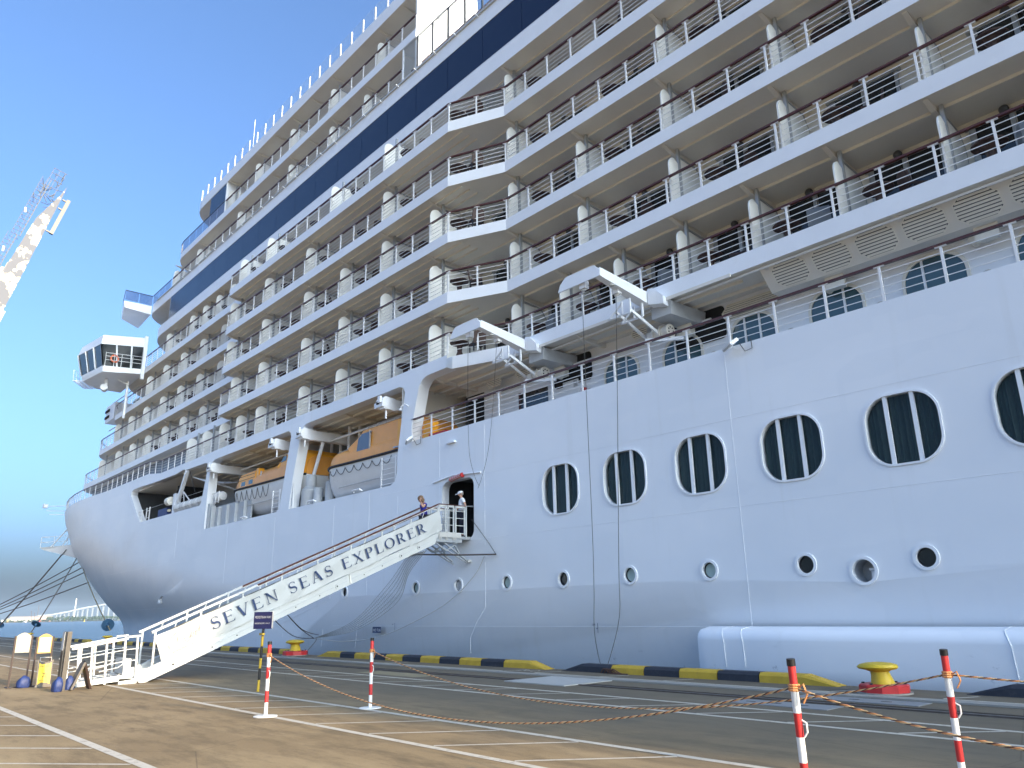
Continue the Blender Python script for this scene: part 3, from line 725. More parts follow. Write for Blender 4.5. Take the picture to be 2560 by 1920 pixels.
dome = MB(); dome.lathe([(.17, 0), (.19, .03), (.19, .06), (.16, .10), (.10, .14), (.03, .155)], n=18); dome.v = [(x_, -z, y) for x_, y, z in dome.v]; dome = dome.mesh('bulkhead_lamp', 'paper', True)
for x_ in (-24.3, -21.1, -19.15, -16.3, -13.5, -10.7, -7.95, -5.2, -2.4): place('bulkhead_lamp', dome, SHIP, loc=(x_, PW-.005, 9.72))
# dark side doorway, service door, fire box
dd = MB().box(-23.15, -21.5, PW-.02, PW+.02, 8.55, 10.55).build('promenade_doorway', 'doorglass', SHIP)
MB().box(-23.25, -23.15, PW-.05, PW+.02, 8.55, 10.6).build('door_jamb', 'teak', dd); MB().box(-22.85, -21.9, PW-.04, PW-.02, 8.55, 9.9).build('inner_door', 'darkgrey', dd)
sd_ = MB().box(-20.6, -19.75, PW-.04, PW, 8.6, 10.45).build('service_door', 'white', SHIP)
MB().box(-20.0, -19.8, PW-.06, PW-.03, 10.15, 10.4).build('door_closer', 'grey', sd_); MB().box(-20.35, -20.1, PW-.05, PW-.03, 9.35, 9.65).build('door_notice', 'bluegrey', sd_)
MB().box(-19.55, -19.35, PW-.12, PW, 9.75, 9.98).build('alarm_box', 'red', SHIP)
MB().box(-24.0, -23.5, PW-.06, PW, 9.0, 9.85).build('notice_case', 'darkgrey', SHIP)
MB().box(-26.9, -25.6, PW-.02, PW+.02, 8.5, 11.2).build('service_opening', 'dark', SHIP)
# sloping casing with louvred vents over the promenade
csl = MB(); csl.add([(-10.75, 20.0, 11.5), (3.2, 20.0, 11.5), (3.2, 20.62, 10.86), (-10.75, 20.62, 10.86), (-10.75, 21.5, 10.9), (3.2, 21.5, 10.9)], [(0, 1, 2, 3), (3, 2, 5, 4)])
cs = csl.build('vent_casing', 'soffit', SHIP)
nv = Vector((0, -.64, -.62)).normalized()
def louvre(x0_, x1_, o_, u_, v_, nrm, nsl, hgt, par, mt_='cream'):
    c = (x0_+x1_)/2; w_ = x1_-x0_
    P = lambda a, b, d: tuple(Vector((a, 0, 0))+Vector(o_)+Vector(v_)*b+Vector(nrm)*d)
    cut = .18*min(w_, 1.2)
    oc = [(x0_+cut, 0), (x1_-cut, 0), (x1_, cut), (x1_, hgt-cut), (x1_-cut, hgt), (x0_+cut, hgt), (x0_, hgt-cut), (x0_, cut)]
    fr = ring([(c+(a-c)*1.06, hgt/2+(b-hgt/2)*1.09) for a, b in oc], oc, P, .02, .0).build('vent_grille', 'cream', par)
    MB().add([P(a, b, .004) for a, b in oc], [tuple(range(8))]).build('vent_back', 'darkgrey', fr)
    for i in range(nsl):
        b = hgt*(i+.5)/nsl; ins = max(0, cut-b, cut-(hgt-b))
        MB().bar(P(x0_+ins, b, .012), P(x1_-ins, b, .012), hgt/nsl*.66, .02, up=nrm).build('slat', 'cream', fr)
vv = Vector((0, -.62, .64)).normalized()
for i in range(9):
    x0_ = -10.42+1.27*i; louvre(x0_, x0_+1.02, (0, 20.56, 10.925), None, vv, nv, 8, .76, SHIP)
louvre(-13.0, -11.0, (0, 21.47, 10.78), None, (0, 0, 1), (0, -1, 0), 8, .55, SHIP)
for a, b in ((-16.6, -15.95), (-23.0, -21.9), (-24.9, -23.9)): louvre(a, b, (0, 21.1, 11.1), None, (0, -.2, .98), (0, -1, -.1), 5, .36, SHIP)
# public address horns / floodlights on the promenade
for x_ in (-20.2, -14.2, -8.9, -4.9):
    mb = MB(); mb.add([(x_-.2, 21.2, 10.55), (x_+.2, 21.2, 10.55), (x_+.28, 20.85, 10.5), (x_-.28, 20.85, 10.5), (x_-.2, 21.2, 10.8), (x_+.2, 21.2, 10.8), (x_+.28, 20.85, 10.92), (x_-.28, 20.85, 10.92)], [(0, 1, 5, 4), (1, 2, 6, 5), (2, 3, 7, 6), (3, 0, 4, 7), (0, 3, 2, 1), (4, 5, 6, 7)]); mb.tube([(x_-.4, 21.4, 10.7), (x_-.4, 21.1, 10.7)], .12, 10)
    mb.build('loudspeaker', 'cushion' if x_ < -9 else 'gold', SHIP) if False else mb.build('loudspeaker', 'cream', SHIP)
# ================================================================== davits over the promenade (accommodation ladder davits)
def davit(x_, nm):
    dv = MB(); yt = 17.45
    dv.add([(x_-.12, yt, 12.05), (x_+.12, yt, 12.05), (x_+.12, yt, 12.33), (x_-.12, yt, 12.33), (x_-.2, 20.6, 11.72), (x_+.2, 20.6, 11.72), (x_+.2, 20.6, 12.16), (x_-.2, 20.6, 12.16)],
           [(0, 1, 2, 3), (4, 7, 6, 5), (0, 4, 5, 1), (1, 5, 6, 2), (2, 6, 7, 3), (3, 7, 4, 0)])
    dv = MB()
    z0, z1 = 12.0, 11.42
    dv.add([(x_-.12, yt, z0), (x_+.12, yt, z0), (x_+.12, yt, z0+.30), (x_-.12, yt, z0+.30), (x_+.05, 19.75, z1-.02), (x_+.45, 19.75, z1-.02), (x_+.45, 19.75, z1+.40), (x_+.05, 19.75, z1+.40)],
           [(0, 1, 2, 3), (4, 7, 6, 5), (0, 4, 5, 1), (1, 5, 6, 2), (2, 6, 7, 3), (3, 7, 4, 0)])
    o = dv.build('davit', 'white', SHIP)
    pl = [(-1.65, 0), (-1.35, .30), (-.15, .62), (.05, .60), (.25, .36), (.25, .16), (.05, .06), (-1.60, -.02)]
    pl = [(-1.78, -.07), (-1.55, .26), (-1.42, .36), (-1.3, .38), (-.22, .38), (-.10, .36), (.14, .12), (.14, -.07)]
    MB().prism([(a+x_, b+12.07) for a, b in pl], lambda a, b, d: (a, yt-d, b), 0, .05).build('fairing', 'hull', o)
    # housing (fixed beam) under the deck
    hb = MB()
    sec = [(-.42, -.1), (.36, -.1), (.42, .42), (.30, .52), (-.42, .50)]
    hb.loft([[(x_+.75+a, 19.72, 11.04+b*.85) for a, b in sec], [(x_+.9+a, 21.45, 11.0+b*.85) for a, b in sec]], True, True); hb.build('davit_housing', 'grey', o)
    hb = MB(); hb.loft([[(x_+.45+a, 19.42, 11.2+b) for a, b in [(0, .75), (.0, .2), (.62, .05), (.62, .32), (.22, .72)]], [(x_+.45+a, 19.69, 11.15+b) for a, b in [(0, .75), (.0, .2), (.62, .05), (.62, .32), (.22, .72)]]], True, True); hb.build('housing_lip', 'hull', o)
    # winch
    wm_ = MB(); wm_.tube([(x_-.25, 20.3, 10.62), (x_+.05, 20.3, 10.62)], .17, 14); wm_.tube([(x_+.05, 20.3, 10.62), (x_+.62, 20.3, 10.62)], .13, 14); wn_ = wm_.build('winch', 'soffit', o, smooth=True)
    for q in (.02, .30, .62): MB().tube([(x_+q-.02, 20.3, 10.62), (x_+q+.03, 20.3, 10.62)], .25, 22).build('drum_flange', 'soffit', wn_, smooth=True)
    MB().tube([(x_+.07, 20.3, 10.62), (x_+.28, 20.3, 10.62)], .20, 16).tube([(x_+.36, 20.3, 10.62), (x_+.58, 20.3, 10.62)], .20, 16).build('wire_coil', 'sand' if False else 'soffit', wn_, smooth=True)
    mb = MB()
    for k in range(7): a = k*math.pi*2/7; mb.tube([(x_+.645, 20.3+.13*math.cos(a), 10.62+.13*math.sin(a)), (x_+.66, 20.3+.13*math.cos(a), 10.62+.13*math.sin(a))], .03, 6)
    mb.build('flange_hole', 'dark', wn_)
    mb = MB(); mb.bar((x_-.2, 20.0, 10.42), (x_+1.0, 20.5, 10.30), .12); mb.bar((x_-.6, 19.0, 11.35), (x_-.4, 20.5, 10.55), .06, .10); mb.bar((x_+.1, 18.9, 11.2), (x_+.3, 20.4, 10.45), .06, .10)
    for yy in (18.7, 19.35):
        mb.bar((x_-.7, yy, 11.02), (x_+.25, yy, 11.02), .05); mb.bar((x_-.7, yy, 11.02), (x_-.1, yy, 11.42), .05); mb.bar((x_-.1, yy, 11.02), (x_-.1, yy, 11.5), .05); mb.bar((x_+.25, yy, 11.02), (x_+.25, yy, 11.5), .06)
    mb.build('brace', 'white', o)
    for yy, dx in ((17.55, -.75), (18.35, -.02)):
        b = MB().box(x_+dx-.12, x_+dx+.12, yy-.05, yy+.16, 11.86-(yy-17.55)*.25, 12.12-(yy-17.55)*.25).build('sheave_block', 'white', o)
        MB().tube([(x_+dx, yy+.04, 11.85-(yy-17.55)*.25), (x_+dx, yy+.06, 11.80-(yy-17.55)*.25)], .10, 12).build('sheave', 'paper', b)
    MB().tube([(x_-.1, 17.9, 12.25), (x_-.05, 18.6, 12.05), (x_+.02, 19.8, 11.72)], .012, 5).build('wire', 'ropeln', o)
    MB().tube([(x_+.15, 17.95, 12.0), (x_+.15, 17.95, 11.82)], .012, 5).lathe([(.02, 0), (.09, .03), (.09, .07), (.02, .10)], (x_+.15, 17.95, 11.74), 12).build('lamp', 'paper', o, smooth=True)
    MB().add([(a, PW-.03, b) for a, b in rrect(x_+1.0, 10.85, 2.1, 1.15, .18, 5)], [tuple(range(24))]).build('davit_port', 'dark', SHIP)
davit(-21.05, 'f'); davit(-15.0, 'a')
# ================================================================== lifeboat davits, pillars' fittings
for x_ in (-49.35, -40.25, -36.95, -29.1):
    mb = MB(); mb.box(x_-.16, x_+.2, 18.3, 22.9, 10.62, 11.12)
    dv = mb.build('boat_davit', 'white', SHIP)
    MB().prism([(18.2, 10.72), (18.75, 10.58), (18.9, 10.58), (18.9, 11.15), (18.35, 11.2), (18.2, 11.05)], lambda a, b, d: (d, a, b), x_-.34, x_+.22).build('davit_head', 'white', dv)
    MB().box(x_-.58, x_-.36, 18.26, 18.5, 10.72, 10.98).build('end_stop', 'white', dv); MB().box(x_-.05, x_+.15, 18.1, 18.2, 10.9, 11.2).build('davit_fitting', 'white', dv)
    MB().box(x_-.26, x_-.05, 18.17, 18.22, 10.85, 11.0).build('davit_slot', 'dark', dv)
    MB().tube([(x_, 18.55, 10.6), (x_, 18.55, 10.2)], .05, 8).build('fall_block', 'white', dv)
for x_ in (-38.5, -37.5, -35.9, -35.5):
    MB().tube([(x_, 20.5+(x_ % 1), 7), (x_, 20.5+(x_ % 1), 11.4)], .09, 8).build('pipe', 'white', SHIP, smooth=True)
MB().tube([(-37.75, 19.6, 7), (-37.75, 19.6, 9.0), (-36.9, 19.6, 10.6)], .10, 8).build('davit_strut', 'white', SHIP, smooth=True)
MB().lathe([(.55, 0), (.58, .05), (.58, 1.1), (.34, 1.35), (.34, 1.85), (.30, 1.95)], (-37.3, 19.2, 7.0), 20).build('mast_casing', 'bluegrey', SHIP, smooth=True) if False else MB().lathe([(.45, 0), (.48, .05), (.48, 1.0), (.28, 1.2), (.28, 1.75), (.25, 1.8)], (-37.35, 19.25, 7.0), 20).build('crane_pedestal', 'grey', SHIP, smooth=True)
MB().lathe([(.24, 0), (.24, .95), (.2, 1.0)], (-36.3, 19.15, 7.0), 14).build('vent_pipe', 'grey', SHIP, smooth=True)
MB().lathe([(.26, 0), (.26, 1.2), (.2, 1.25)], (-35.5, 19.4, 7.0), 14).build('vent_pipe', 'grey', SHIP, smooth=True)
mb = MB(); mb.box(-49.9, -44, 18.9, 19.0, 7.0, 8.4); mb.box(-50.0, -49.7, 18.6, 18.9, 7.0, 8.65); mb.box(-49.55, -49.4, 18.62, 18.9, 7.0, 8.5)
for i in range(4): mb.box(-48.6+1.3*i, -48.5+1.3*i, 18.72, 18.9, 7.0, 8.3)
mb.build('boat_cradle', 'grey', SHIP)
def ladder(x0_, x1_, y, z0, z1, n, nm='guard_rail'):
    mb = MB()
    for x_ in (x0_, x1_): mb.box(x_-.03, x_+.03, y-.03, y+.03, z0, z1)
    for i in range(n): z = z0+(z1-z0)*(i+.5)/n; mb.bar((x0_, y, z), (x1_, y, z), .03)
    return mb.build(nm, 'rail', SHIP)
ladder(-29.35, -28.2, 18.56, 7.05, 8.42, 6); ladder(-40.4, -39.55, 18.56, 7.05, 8.3, 6); ladder(-38.2, -37.95, 18.56, 7.1, 8.4, 4)
ladder(-64.2, -63.4, 18.6, 8.7, 9.7, 4); ladder(-62.4, -61.7, 18.6, 8.7, 9.75, 2)
# floodlight boxes and a camera fixed to the shell
for (x_, z_) in ((-26.95, 8.75), (-11.15, 8.72)):
    mb = MB(); mb.bar((x_, 18.35, z_-.05), (x_+.42, 18.12, z_+.02), .30, .10, up=(0, -.6, .8)); fl = mb.build('floodlight', 'white', SHIP)
    MB().bar((x_+.03, 18.28, z_-.10), (x_+.40, 18.08, z_-.03), .22, .05, up=(0, -.6, .8)).build('lens', 'grey', fl)
    MB().tube([(x_+.45, 18.3, z_), (x_+.55, 18.4, z_-.25), (x_+.75, 18.45, z_-.2), (x_+.72, 18.48, z_+.1)], .012, 5).build('cable', 'ropeln', fl)
MB().tube([(-27.25, 18.5, 10.4), (-27.25, 18.3, 10.5), (-27.45, 18.25, 10.35)], .03, 6).lathe([(.02, 0), (.07, .02), (.08, .1), (.02, .12)], (-27.48, 18.25, 10.2), 10).build('dome_camera', 'white', SHIP, smooth=True)
# rescue boat davit in the forward opening
mb = MB(); mb.bar((-57.0, 18.95, 8.7), (-57.0, 18.95, 10.2), .42, .42); mb.bar((-56.9, 18.9, 9.2), (-54.4, 18.6, 11.45), .22, .30); rc = mb.build('rescue_boat_crane', 'white', SHIP)
MB().tube([(-58.2, 18.75, 9.75), (-57.6, 18.75, 9.75)], .30, 18).build('winch_drum', 'cream', rc, smooth=True)
mb = MB(); mb.tube([(-57.6, 18.9, 10.0), (-54.6, 18.7, 11.5)], .025, 5); mb.tube([(-54.3, 18.75, 11.4), (-53.1, 18.8, 9.8)], .02, 5); mb.build('wire', 'ropeln', rc)
mb = MB()
for i in range(5):
    mb.bar((-54.6+.15*i, 19.1+.28*i, 11.1-.12*i), (-50.9, 19.0+.45*i, 10.2+.05*i), .07)
    mb.bar((-54.2+.7*i, 19.1, 11.0-.18*i), (-53.9+.7*i, 20.9, 10.7-.2*i), .06)
mb.build('lattice_frame', 'white', rc)
mb = MB(); mb.tube([(-56.0, 18.8, 9.75), (-55.2, 18.75, 10.1), (-53.6, 18.75, 9.2)], .045, 6); mb.tube([(-56.1, 18.8, 9.5), (-54.6, 18.8, 8.95)], .04, 6); mb.tube([(-55.2, 18.75, 10.1), (-54.9, 18.75, 9.3)], .03, 6); mb.build('boat_cradle_rail', 'rail', rc)
MB().tube([(-58.4, 18.85, 9.12), (-58.0, 18.85, 9.12)], .09, 10).build('deck_lamp', mat('lit_lamp', (.9, .8, .55), .5), rc)
tp = MB().box(-60.2, -58.3, 18.75, 19.4, 8.62, 9.35).build('deck_box_cover', 'bag', None, label='blue tarpaulin covered box on the mooring deck beside the crane', cat='covered box')
# ================================================================== lifeboats
def boat(x0_, x1_, zg, label, kind):
    yc = 20.30; hb = 1.52; L_ = x1_-x0_
    t = thing('lifeboat', ((x0_+x1_)/2, yc, zg-1.7), label, 'lifeboat', 'lifeboats in the hull bays')
    def bw_(s):   # half beam along boat, bow at s=0
        return hb*(1-(1-min(1, s/.28))**2.2*.93)*(1 if s < .86 else 1-.30*((s-.86)/.14)**2)
    def kz(s): return zg-1.72+1.35*max(0, 1-s/.20)**1.7+.55*max(0, (s-.86)/.14)**1.5
    def sheer(s): return zg+.16*(1-s)**2
    secs = []
    for i in range(33):
        s = i/32; b = bw_(s); k_ = kz(s); g = sheer(s); row = []
        for j in range(15):
            th = math.pi*j/14; c = -math.cos(th); sn = math.sin(th)
            yy = b*math.copysign(abs(c)**.62, c); zz = g-(g-k_)*(sn**1.15)
            row.append((x0_+L_*s, yc+yy, zz))
        secs.append(row)
    mb = MB(); mb.loft(secs); n0 = len(secs)-1; mb.add(secs[-1], [tuple(range(15))]); mb.build('hull', 'boatwhite', t, smooth=True)
    for sgn in (-1, 1):
        MB().tube([(x0_+L_*s, yc+sgn*(bw_(s)+.03), sheer(s)) for s in [i/32 for i in range(33)]], .065, 8).build('rubbing_strake', 'rubber', t, smooth=True)
    # canopy
    def roof(s):
        if kind == 'wheelhouse_aft': return interp([(0, .02), (.03, .25), (.10, .66), (.2, .86), (.44, .93), (1, .93)], s)
        return interp([(0, .02), (.04, .28), (.14, .72), (.24, .95), (.5, 1.0), (.66, 1.04), (1, 1.04)], s)
    secs = []
    for i in range(41):
        s = .012+.985*i/40; b = bw_(s)*.955; h = roof(s); g = sheer(s)+.03; row = []
        for j in range(17):
            th = math.pi*j/16; c = -math.cos(th); sn = math.sin(th)
            row.append((x0_+L_*s, yc+b*math.copysign(abs(c)**.55, c), g+h*sn**.6))
        secs.append(row)
    mb = MB(); mb.loft(secs); mb.add(secs[-1], [tuple(range(17))]); mb.build('canopy', 'orange', t, smooth=True)
    # steering house
    if kind == 'wheelhouse_aft': a0, a1, zt = x0_+L_*.46, x1_-.15, zg+1.62
    else: a0, a1, zt = x0_+L_*.74, x1_-.1, zg+1.42
    pr = [(a0-.75 if kind == 'wheelhouse_aft' else a0-.2, zg+.85), (a0+.12, zt-.22), (a0+.45, zt), (a1-.25, zt), (a1, zt-.25), (a1, zg+.05), (a0-.2, zg+.05)]
    hy = 1.30
    secs = []
    for d, q in ((-1.0, .0), (-.985, .05), (-.9, .12), (0, .14), (.9, .12), (.985, .05), (1.0, 0)):
        secs.append([(a, yc+d*hy*(1.06 if b < zg+.9 else 1.0), b-(.14-q if b > zg+1.0 else 0)) for a, b in pr])
    mb = MB(); mb.loft(secs, True, True); mb.build('wheelhouse', 'orange' if kind == 'wheelhouse_aft' else 'yellow_or', t)
    ys = yc-hy*1.02-.025
    if kind == 'wheelhouse_aft':
        MB().prism([(a0+.02, zg+.16), (a0+1.10, zg+.16), (a0+1.32, zt-.26), (a0+.55, zt-.26), (a0+.22, zt-.45)], lambda a, b, d: (a, ys-d+.03*(b-zg)*0, b), .0, .05).build('side_door', mat('tinted_door', (.10, .13, .19), .25), t)
        MB().box(a0+1.22, a0+1.30, ys-.06, ys-.01, zg+.3, zt-.22).build('door_rail', 'paper', t)
        MB().box(a1-1.05, a1+.04, ys-.05, ys+.3, zg+.12, zt-.16).build('stern_house', 'yellow_or', t)
        MB().box(a1-.42, a1-.18, ys-.07, ys-.04, zt-.85, zt-.5).build('safety_sticker', 'paper', t)
        MB().box(a1-.52, a1-.44, ys-.08, ys-.05, zg+.3, zt-.6).build('tube_marker', 'alu', t)
        mb = MB(); mb.tube([(a0+.6, ys+.25, zt+.10), (a1-.3, ys+.25, zt+.14)], .03, 6)
        for q in (.6, 1.4, 2.2, 3.0): mb.tube([(min(a0+q, a1-.3), ys+.25, zt-.02), (min(a0+q, a1-.3), ys+.25, zt+.12)], .02, 5)
        mb.tube([(x0_+L_*.16, ys+.5, zg+.98), (x0_+L_*.42, ys+.5, zg+1.08)], .03, 6); mb.build('roof_rail', 'alu', t)
        mb = MB(); mb.bar((a1-1.2, ys-.12, zg+.18), (a1+.2, ys-.12, zg+.12), .12, .07); mb.bar((a1-.6, ys-.05, zg-.3), (a1-.6, ys-.05, zg+.1), .14, .08); mb.build('release_gear', 'alu', t)
    else:
        h0 = x0_+L_*.235
        MB().prism([(h0, zg+.10), (h0+2.35, zg+.10), (h0+2.35, zg+.98), (h0+.35, zg+.94), (h0+.05, zg+.75)], lambda a, b, d: (a, ys-d-.03, b), -.3, .05).build('side_hatch', 'yellow_or', t)
        for q in (.45, 1.5): MB().box(h0+q, h0+q+.55, ys-.10, ys-.07, zg+.24, zg+.5).build('hatch_window', 'teal', t)
        for q in (.60, .82): MB().box(h0+.1, h0+2.3, ys-.095, ys-.075, zg+q, zg+q+.02).build('hatch_groove', 'rubber', t)
        MB().box(h0+2.4, h0+2.72, ys-.05, ys+.3, zg+.08, zg+1.08).build('canopy_rib', 'yellow_or', t)
        MB().prism([(a0+.1, zg+.98), (a0+.75, zg+1.02), (a0+.75, zt-.14), (a0+.42, zt-.14)], lambda a, b, d: (a, ys-d+.06, b), 0, .04).build('wheelhouse_window', 'teal', t)
        MB().box(h0+2.95, h0+3.12, ys-.05, ys-.02, zg+.5, zg+.85).build('safety_sticker', 'paper', t)
        MB().lathe([(.26, 0), (.26, .16), (.1, .22)], (a0+.2, yc-.6, zt), 12).build('hatch_dome', 'rubber', t, smooth=True)
    # becketed grab line
    n = 8 if kind != 'wheelhouse_aft' else 9
    mb = MB(); s0, s1 = (.10, .66) if kind != 'wheelhouse_aft' else (.02, .84)
    for i in range(n):
        pts = []
        for j in range(9):
            s = s0+(s1-s0)*(i+j/8)/n; dr = (.62 if kind != 'wheelhouse_aft' else .30)*(1-(2*j/8-1)**2)
            pts.append((x0_+L_*s, yc-bw_(s)-.03+dr*.10, sheer(s)-.17-dr))
        mb.tube(pts, .016, 5)
    mb.build('grab_line', 'ropeln', t)
    mb = MB(); mb.tube([(x0_+L_*s, yc-bw_(s)*.93, zg-1.02) for s in (.30, .5, .72)], .03, 5); mb.build('skate_rail', 'paper', t)
    tm = text_mesh('t', 'SEVEN SEAS\nEXPLORER', .17, None, lambda u, v, d: (x0_+.35+u*.75, yc-bw_(.035+(u*.75)/L_)-.03, zg-.18+v), 0); tm.build('lettering', 'letter', t)
    return t
boat(-48.5, -37.9, 8.98, 'orange and white lifeboat with yellow side hatch, hanging in the forward hull bay', 'tower')
boat(-36.4, -27.45, 8.66, 'orange and white lifeboat with tall blue glazed wheelhouse, in the hull bay nearer the gangway', 'wheelhouse_aft')
MB().box(-26.6, -26.1, 18.9, 19.3, 8.6, 9.6).build('service_cabinet', 'yellow_or', SHIP)
MB().box(-26.1, -24.9, 18.8, 19.5, 8.6, 8.95).build('raft_cover', 'red', SHIP)
# liferaft canisters
for i in range(5):
    x_ = -55.9+1.12*i; mb = MB()
    mb.v = []; secs = []
    for s, r_ in ((-.5, .16), (-.47, .25), (-.38, .31), (-.05, .32), (-.04, .345), (.04, .345), (.05, .32), (.38, .31), (.47, .25), (.5, .16)):
        secs.append([(x_+s*1.02, 18.82+r_*math.cos(k*math.pi/9), 9.05+r_*math.sin(k*math.pi/9)) for k in range(18)])
    t = thing('liferaft_canister', (x_, 18.82, 8.7), ['white liferaft canister beside the rescue boat crane, lowest left of its row', 'white liferaft canister second from the rescue boat crane', 'white liferaft canister in the middle of the row in the forward opening', 'white liferaft canister second from the hull pillar', 'white liferaft canister nearest the hull pillar of the forward opening'][i], 'liferaft', 'liferaft canisters in the forward opening')
    mb.loft(secs, True, True); mb.build('canister', 'boatwhite', t, smooth=True)
    for q in (-.28, -.1, .1, .28): MB().tube([(x_+q, 18.82+.335*math.cos(a), 9.05+.335*math.sin(a)) for a in [k*math.pi/9 for k in range(19)]], .012, 4).build('strap', 'grey', t)
    MB().tube([(x_-.45, 18.5, 8.92), (x_+.45, 18.5, 8.92)], .018, 5).build('cradle_bar', 'alu', t)
secs = []
for s, r_ in ((-.5, .16), (-.45, .26), (-.3, .31), (.3, .31), (.45, .26), (.5, .16)): secs.append([(-49.3+s*.9, 19.1+r_*math.cos(k*math.pi/9), 9.1+r_*math.sin(k*math.pi/9)) for k in range(18)])
t = thing('liferaft_canister', (-49.3, 19.1, 8.7), 'single white liferaft canister in a rack at the bow end of the forward lifeboat', 'liferaft'); MB().loft(secs, True, True).build('canister', 'boatwhite', t, smooth=True)
mb = MB()
for z in (8.7, 9.3): mb.tube([(-49.8, 18.75, z), (-48.7, 18.75, z)], .025, 5)
for x_ in (-49.8, -49.2, -48.7): mb.tube([(x_, 18.75, 8.6), (x_, 18.75, 9.35)], .025, 5)
mb.build('rack', 'rail', t)
# ================================================================== bow fittings
mb = MB()
mb.loft([[(-93.0, 20.6, 9.3), (-93.0, 21.2, 7.9), (-93.4, 22.4, 7.9), (-93.4, 22.4, 9.3)], [(-93.6, 19.7, 9.2), (-93.6, 20.4, 8.2), (-94.0, 21.4, 8.2), (-94.0, 21.6, 9.2)], [(-94.6, 17.9, 9.0), (-94.6, 18.4, 8.75), (-95, 19.4, 8.8), (-95, 19.4, 9.0)]], True, True)
mp_ = mb.build('mooring_platform', 'white', SHIP)
mb = MB()
for q in (0, .5, 1): mb.tube([(-94.6+1.2*q, 18.0+2.2*q, 9.0+.2*q), (-94.6+1.2*q, 18.0+2.2*q, 10.1+.2*q)], .03, 5)
for z in (.55, 1.1): mb.tube([(-94.6, 18.0, 9+z), (-93.6, 20.4, 9.2+z)], .025, 5); mb.tube([(-94.6, 18.0, 9+z), (-95, 18.8, 9+z)], .025, 5)
mb.tube([(-94.2, 18.9, 9.1), (-92.6, 20.4, 11.6)], .06, 6); mb.tube([(-93.8, 19.8, 9.1), (-92.6, 20.6, 11.0)], .05, 6)
mb.build('platform_rail', 'rail', mp_)
mb = MB(); mb.tube([(-92.5, 19.5, 13.3), (-93.6, 17.9, 13.25)], .03, 5); mb.box(-93.9, -93.4, 17.5, 17.9, 13.05, 13.45); mb.tube([(-92.2, 19.4, 12.7), (-93.4, 17.8, 12.75)], .03, 5); mb.tube([(-92.2, 19.4, 12.3), (-93.2, 18.1, 12.35)], .025, 5)
mb.build('lamp_boom', 'rail', SHIP)
# ================================================================== balcony furniture
random.seed(11)
tb_top = MB().lathe([(.40, 0), (.42, .02), (.42, .05), (.38, .06)], (0, 0, .60), 22).mesh('table_top', 'sand')
tb_leg = MB().lathe([(.20, 0), (.17, .05), (.10, .25), (.12, .45), (.22, .60)], (0, 0, 0), 14).mesh('pedestal', 'sand')
ch_seat = MB().box(-.28, .28, -.26, .30, .34, .42).mesh('seat', 'sand')
ch_back = MB().prism([(-.28, .40), (.28, .40), (.26, .80), (.12, .90), (-.12, .90), (-.26, .80)], lambda a, b, d: (a, .28+d+(b-.4)*.18, b), -.025, .03).mesh('backrest', 'sand')
ch_leg = MB().box(-.02, .02, -.02, .02, 0, .36).mesh('leg', 'blackpl')
ch_cu = MB().box(-.25, .25, -.24, .26, .42, .50).mesh('cushion', 'cushion')
lg_ = MB().prism([(-.32, .28), (.32, .28), (.34, .62), (.22, .86), (-.05, .92), (-.28, .80)], lambda a, b, d: (a, d, b), -.30, .34).mesh('shell', 'cushion')
ROWN = ['lowest', 'second lowest', 'third lowest', 'fourth lowest', 'fifth lowest']
def ordn(i): return ['nearest', 'second', 'third', 'fourth', 'fifth', 'sixth', 'seventh', 'eighth', 'ninth', 'tenth', 'eleventh', 'twelfth', 'thirteenth', 'fourteenth', 'fifteenth', 'sixteenth', 'seventeenth', 'eighteenth', 'nineteenth', 'twentieth'][i]
cnt = {}
for (k, c, a, b) in sorted(BAYS, key=lambda q: (q[0], -q[1])):
    if c < -68 or c > 0: continue
    zone = 'aft section' if c > -22 else ('projecting middle section' if c > -49.5 else 'forward section')
    y0 = YA if c > -22 else (YH if c > -49.5 else YF)
    i = cnt.get((k, zone), 0); cnt[(k, zone)] = i+1
    wh = '%s balcony from right, %s cabin row, %s' % ('first' if i == 0 else ordn(i), ROWN[k], zone)
    z = ZT[k]-.0
    tx = c-.35; ty = y0+.62
    t = thing('balcony_table', (tx, ty, z), 'dark round table, '+wh, 'table', 'round balcony tables')
    place('table_top', tb_top, t, loc=(tx, ty, z)); place('pedestal', tb_leg, t, loc=(tx, ty, z))
    if c > -50 or k in (1, 2):
        cx_ = c+.55; cy = y0+.85; rt = (0, 0, random.choice((-1.9, -1.2, 2.4)))
        if k == 0 and i % 2 == 0 and c > -22:
            t = thing('lounge_chair', (cx_, cy, z), 'grey upholstered chair, '+wh, 'chair', 'balcony chairs'); place('shell', lg_, t, loc=(cx_, cy, z), rot=rt)
            for q in ((-.25, -.2), (.25, -.2), (-.25, .25), (.25, .25)): place('leg', ch_leg, t, loc=(cx_+q[0], cy+q[1], z))
        else:
            t = thing('balcony_chair', (cx_, cy, z), 'dark brown chair, '+wh, 'chair', 'balcony chairs')
            place('seat', ch_seat, t, loc=(cx_, cy, z), rot=rt); place('backrest', ch_back, t, loc=(cx_, cy, z), rot=rt)
            for q in ((-.25, -.22), (.25, -.22), (-.25, .26), (.25, .26)): place('leg', ch_leg, t, loc=(cx_+q[0]*math.cos(rt[2])-q[1]*math.sin(rt[2]), cy+q[0]*math.sin(rt[2])+q[1]*math.cos(rt[2]), z))
